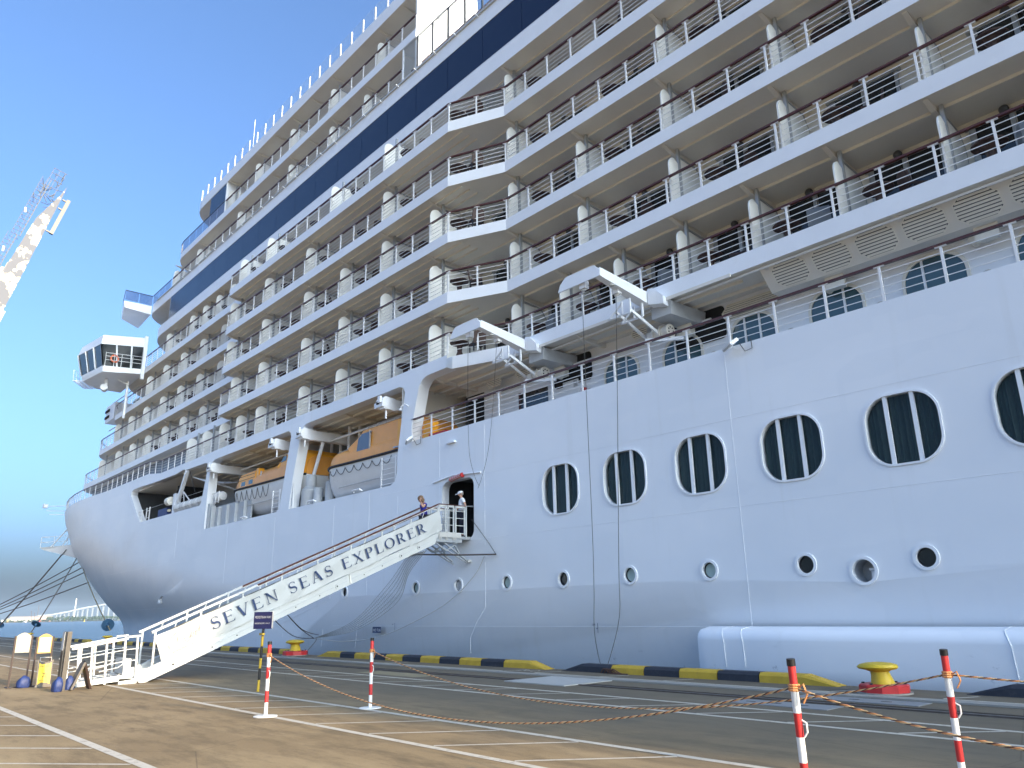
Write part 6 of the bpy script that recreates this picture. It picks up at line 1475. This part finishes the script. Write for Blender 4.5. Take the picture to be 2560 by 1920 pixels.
# ================================================================== CRANE at far left
def crane():
    t = thing('harbour_crane', (-139, 9, 0), 'tall white mottled harbour crane jib with dark walkways, at the left edge', 'crane')
    mm = mat('sun_shade_crane_paint', (.14, .14, .15), .6, var=.02, scale=.3)
    # noise patches put sunlit cream and shaded grey into the jib colour
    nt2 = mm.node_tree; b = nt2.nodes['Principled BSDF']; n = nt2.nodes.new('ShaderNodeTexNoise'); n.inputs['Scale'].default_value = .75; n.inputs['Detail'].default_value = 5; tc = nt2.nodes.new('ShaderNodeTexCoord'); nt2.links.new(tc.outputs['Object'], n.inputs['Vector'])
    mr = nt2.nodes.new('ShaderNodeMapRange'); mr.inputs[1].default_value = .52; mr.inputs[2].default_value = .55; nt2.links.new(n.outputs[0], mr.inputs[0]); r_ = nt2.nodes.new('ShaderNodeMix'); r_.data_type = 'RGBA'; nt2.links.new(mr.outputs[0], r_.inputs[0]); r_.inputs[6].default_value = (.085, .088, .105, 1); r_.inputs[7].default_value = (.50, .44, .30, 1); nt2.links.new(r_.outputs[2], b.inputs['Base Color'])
    X = -139; ax = Vector((0, 7.2, 30)).normalized(); sd2 = Vector((0, ax.z, -ax.y))
    base = Vector((X, 9.9, 30)); tip = Vector((X, 21.3, 73.8))
    ax = (tip-base).normalized(); sd2 = Vector((0, ax.z, -ax.y))
    def Q(s, d, x): return base+ax*s+sd2*d+Vector((x, 0, 0))
    L_ = (tip-base).length
    secs = []
    for s, a, b_ in ((0, -1.9, 1.55), (L_*.55, -1.75, 1.35), (L_-8, -1.3, 1.15), (L_-2.2, .15, 1.05), (L_, .45, .95)):
        secs.append([Q(s, a, -1), Q(s, b_, -1), Q(s, b_, 1), Q(s, a, 1)])
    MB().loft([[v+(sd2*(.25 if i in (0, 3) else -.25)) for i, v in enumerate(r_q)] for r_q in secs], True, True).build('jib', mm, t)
    secs = [[Q(0, -1.95, -1.02), Q(0, 1.62, -1.02), Q(0, 1.62, 1.02), Q(0, -1.95, 1.02)], [Q(20.0, -1.8, -1.02), Q(20.0, 1.5, -1.02), Q(20.0, 1.5, 1.02), Q(20.0, -1.8, 1.02)]]
    MB().loft(secs, True, True).build('white_jib_section', mat('cream_crane_paint', (.46, .42, .32), .5), t)
    text_mesh('t', 'TCIT', 2.0, None, lambda u, v, d: Q(15.5+u*.8, .9-v, 1.06), 0).build('lettering', 'grey', t)
    for i in range(22):
        s = 12+i*1.5; o_ = -2.0 if i < 14 else -1.6
        mb = MB(); mb.bar(Q(s, o_, .9), Q(s, o_-1.5, .9), .07); mb.bar(Q(s, o_-1.5, .9), Q(s+1.5, o_-1.5, .9), .07); mb.bar(Q(s, o_-.75, .9), Q(s+1.5, o_-.75, .9), .06); mb.bar(Q(s, o_-.2, .9), Q(s+1.5, o_-.2, .9), .14); 
        mb.bar(Q(s, o_-.2, -.7), Q(s+1.5, o_-1.5, -.7), .06); mb.bar(Q(s, o_-1.5, -.7), Q(s+1.5, o_-1.5, -.7), .06); mb.bar(Q(s, o_-.2, -.7), Q(s, o_-1.5, -.7), .06); mb.build('walkway_section', 'darkgrey', t)
    mb = MB(); random.seed(5)
    for i in range(26):
        s = L_-5+random.random()*6.3; d = -2.6+random.random()*2.4; mb.bar(Q(s, d, random.uniform(-.8, .8)), Q(s+random.uniform(-.2, 1.4), d+random.uniform(-1.2, 1.2), random.uniform(-.8, .8)), .08)
    for q in (-2.2, -1.3, -.4): mb.bar(Q(L_-4, q, .8), Q(L_+2.2, q, .8), .08)
    for s in (-3, -1.5, 0, 1.2, 2.2): mb.bar(Q(L_+s, -2.3, .8), Q(L_+s, -.1, .8), .08)
    mb.build('head_platform', 'darkgrey', t)
    mb = MB(); mb.bar(Q(L_-9.2, 1.9, .4), Q(L_-2.0, 1.9, .4), .5, .6); 
    for s in (-9, -4.2, -2.4): mb.bar(Q(L_+s, 1.0, .4), Q(L_+s, 2.0, .4), .25)
    mb.build('side_platform', 'blackpl', t)
    mb = MB(); mb.bar(Q(0, -2.6, 0), Q(27.0, -1.7, 0), .9, .5); mb.build('luffing_strut', 'paper', t); mb = MB(); mb.bar(Q(0, -1.95, .6), Q(28, -1.35, .6), .35); mb.build('strut_shadow_gap', 'blackpl', t) if False else mb.build('strut_shadow_bar', 'blackpl', t)  # black bar stands in for the shadow gap along the strut
    MB().bar(base-Vector((0, 0, 0)), (X, 6, 12), 2.6, 2.6).build('lower_jib', 'cream', t)
    MB().lathe([(4.5, 0), (4.5, 1.2), (2.4, 1.5), (2.2, 14), (2.8, 15)], (X, 6, .01), 20).build('tower', 'cream', t)
    for i in range(4): MB().box(X+.85, X+1.05, Q(14+8*i, -3.0, 0).y-.15, Q(14+8*i, -3.0, 0).y+.15, Q(14+8*i, 0, 0).z, Q(14+8*i, 0, 0).z+.9).build('work_lamp', 'paper', t)
crane()
# ================================================================== FAR SHORE
def polar(px, dist):
    """ground direction of a picture column, at a distance"""
    d = f_+(px-1280)/FPX*rr_-(1550-960)/FPX*uu_; a = math.atan2(d.y, d.x); return Vector((math.cos(a)*dist, math.sin(a)*dist, 0))
random.seed(21)
MT['far_green'] = mat('mangrove_foliage', (.030, .055, .022), .9, var=.3, scale=.08)
sh = MB(); prev = None
secs = []
for i in range(60):
    px = -700+i*60; p = polar(px, 1950); q = polar(px, 3300); secs.append([(p.x, p.y, WZ-.3), (p.x*1.003, p.y*1.003, WZ+.9), (q.x, q.y, WZ+1.6)])
sh.loft(secs); sh.build('far_shore', mat('far_mud', (.07, .07, .05), .9), None, kind='structure')
# mangrove belt: thousands of leaf clumps
mb = MB()
for i in range(5200):
    px = random.uniform(115, 1300) if random.random() < .8 else random.uniform(-700, 115)
    dd = random.uniform(1960, 2080); p = polar(px, dd); hgt = (7.5+3*random.random()) if px > 115 else 3.5
    z = WZ+.5+random.random()**.7*hgt; s = random.uniform(1.0, 2.6)
    a = random.uniform(0, 6.28); u = Vector((math.cos(a), math.sin(a), random.uniform(-.5, .5)))*s; v = Vector((random.uniform(-.4, .4), random.uniform(-.4, .4), 1))*s*.8
    c = Vector((p.x, p.y, z)); mb.add([c-u-v*.6, c+u-v*.4, c+u*.6+v, c-u*.5+v*.8], [(0, 1, 2, 3)])
mb.build('mangrove_trees', 'far_green', None, label='hazy green belt of mangrove trees along the far shore under the bridge', cat='trees', kind='stuff')
# warehouse
t = thing('warehouse', tuple(polar(75, 2100)), 'long low pinkish white warehouse on the far shore at left', 'warehouse')
a, b = polar(24, 2130), polar(128, 2130); n = 9
MB().bar((a.x, a.y, WZ+6.6), (b.x, b.y, WZ+6.6), 30, 11).build('wall', mat('pink_cladding', (.40, .30, .24), .8), t)
MB().bar((a.x, a.y, WZ+12.6), (b.x, b.y, WZ+12.6), 32, .9).build('roof', 'cushion', t)
for i in range(n):
    c0 = a.lerp(b, (i+.3)/n); c1 = a.lerp(b, (i+.7)/n); k = .989; MB().bar((c0.x*k, c0.y*k, WZ+3.2), (c1.x*k, c1.y*k, WZ+3.2), .6, 3.5).build('loading_door', 'red' if i > 5 else 'cream', t)
for i, (px, w_, hh, lb) in enumerate(((8, 10, 5, 'small cream shed on the far shore left of the warehouse'), (20, 5, 7, 'small tan block on the far shore at the warehouse end'), (52, 12, 3.5, 'green roofed quay building before the far warehouse'), (96, 10, 3.4, 'rust coloured barge moored before the far warehouse'))):
    c0 = polar(px-w_/2, 1975); c1 = polar(px+w_/2, 1975); t = thing('far_building' if i < 3 else 'barge', tuple(polar(px, 1975)), lb, 'building' if i < 3 else 'barge')
    MB().bar((c0.x, c0.y, WZ+hh/2+.6), (c1.x, c1.y, WZ+hh/2+.6), 10, hh).build('wall' if i < 3 else 'hull', ['cream', 'gold', 'far_green', 'red'][i], t); MB().bar((c0.x, c0.y, WZ+hh+1), (c1.x, c1.y, WZ+hh+1), 11, .6).build('roof' if i < 3 else 'deck', 'grey', t)
# viaduct
t = thing('road_bridge', tuple(polar(200, 2900)), 'long hazy road bridge on tall piers climbing to the right on the far shore', 'bridge')
def bh(px): return interp([(90, 14), (125, 17), (160, 24), (205, 36), (272, 50), (330, 60), (420, 70), (700, 74), (1200, 60)], px)
pts = [(polar(px, 2900), bh(px)) for px in range(90, 1201, 12)]
MB().loft([[(p.x*k, p.y*k, WZ+z+dz) for k, dz in ((.998, 0), (.998, 3.2), (1.003, 3.2), (1.003, 0))] for p, z in pts], True, True).build('deck', 'bluegrey', t)
MB().loft([[(p.x*k, p.y*k, WZ+z+dz) for k, dz in ((.9975, 3.2), (.9975, 4.3), (.998, 4.3), (.998, 3.2))] for p, z in pts], True, True).build('parapet', 'grey', t)
px = 128
while px < 1190:
    p = polar(px, 2900); q = polar(px+4.2, 2900)
    MB().bar((p.x, p.y, WZ+bh(px)/2), (p.x+.01, p.y, WZ+bh(px)/2), 1) if False else MB().loft([[(p.x, p.y, WZ), (q.x, q.y, WZ), (q.x*1.003, q.y*1.003, WZ), (p.x*1.003, p.y*1.003, WZ)], [(p.x, p.y, WZ+bh(px)), (q.x, q.y, WZ+bh(px)), (q.x*1.003, q.y*1.003, WZ+bh(px)), (p.x*1.003, p.y*1.003, WZ+bh(px))]], True, True).build('pier', 'cushion', t)
    px += 9.5+(px-128)*.035
# masts, derricks, beacon
for i, (px, hh, ln, dd) in enumerate(((80, 24, -5, 2000), (87, 20, -3, 2000), (92, 40, 0, 2300), (100, 18, 4, 2000))):
    t = thing('shore_derrick', tuple(polar(px, dd)), 'thin derrick mast over the far warehouse, %s of four' % ['leftmost', 'second', 'third and tallest', 'rightmost'][i], 'derrick')
    p = polar(px, dd); q = polar(px+ln, dd); mb = MB(); mb.tube([(p.x, p.y, WZ), (q.x, q.y, WZ+hh)], .6, 5); mb.build('mast', 'steel', t)
t = thing('lattice_tower', tuple(polar(184, 3600)), 'tall faint red and white tower rising behind the bridge', 'tower')
p = polar(184, 3600)
for i in range(6): MB().tube([(p.x, p.y, WZ+62*0+i*14), (p.x, p.y, WZ+i*14+13.9)], 2.2, 6).build('tower_stage', 'cream' if i % 2 else 'paper', t)
t = thing('channel_marker', tuple(polar(211, 1700)), 'small pale channel marker on the water before the mangroves', 'marker'); p = polar(211, 1700); MB().lathe([(1.6, 0), (1.3, 1), (.5, 1.5), (.4, 4.2), (.7, 4.6)], (p.x, p.y, WZ), 8).build('buoy_body', 'bolly', t)
for i, (px, lb) in enumerate(((60, 'small white boat on the far water before the green quay building'), (298, 'small white boat on the far water close to the ship bow'))):
    p = polar(px, 1850); t = thing('far_boat', tuple(p), lb, 'boat'); MB().bar((p.x-5, p.y, WZ+.8), (p.x+5, p.y+3, WZ+.8), 3, 1.8).build('hull', 'paper', t); MB().bar((p.x-2, p.y, WZ+2.2), (p.x+2, p.y+1, WZ+2.2), 2, 1.2).build('cabin', 'paper', t)
# ================================================================== HAZE
USE_HAZE = True
if USE_HAZE:
    m = bpy.data.materials.new('haze'); m.use_nodes = True; t2 = m.node_tree; t2.nodes.clear(); o2 = t2.nodes.new('ShaderNodeOutputMaterial'); pv = t2.nodes.new('ShaderNodeVolumePrincipled')
    pv.inputs['Density'].default_value = .00011; pv.inputs['Color'].default_value = (.62, .80, 1.0, 1); pv.inputs['Anisotropy'].default_value = .0
    t2.links.new(pv.outputs[0], o2.inputs['Volume'])
    hz = MB().box(-6400, 2900, -650, 5900, -5.2, 90).build('haze', m, None, kind='stuff')
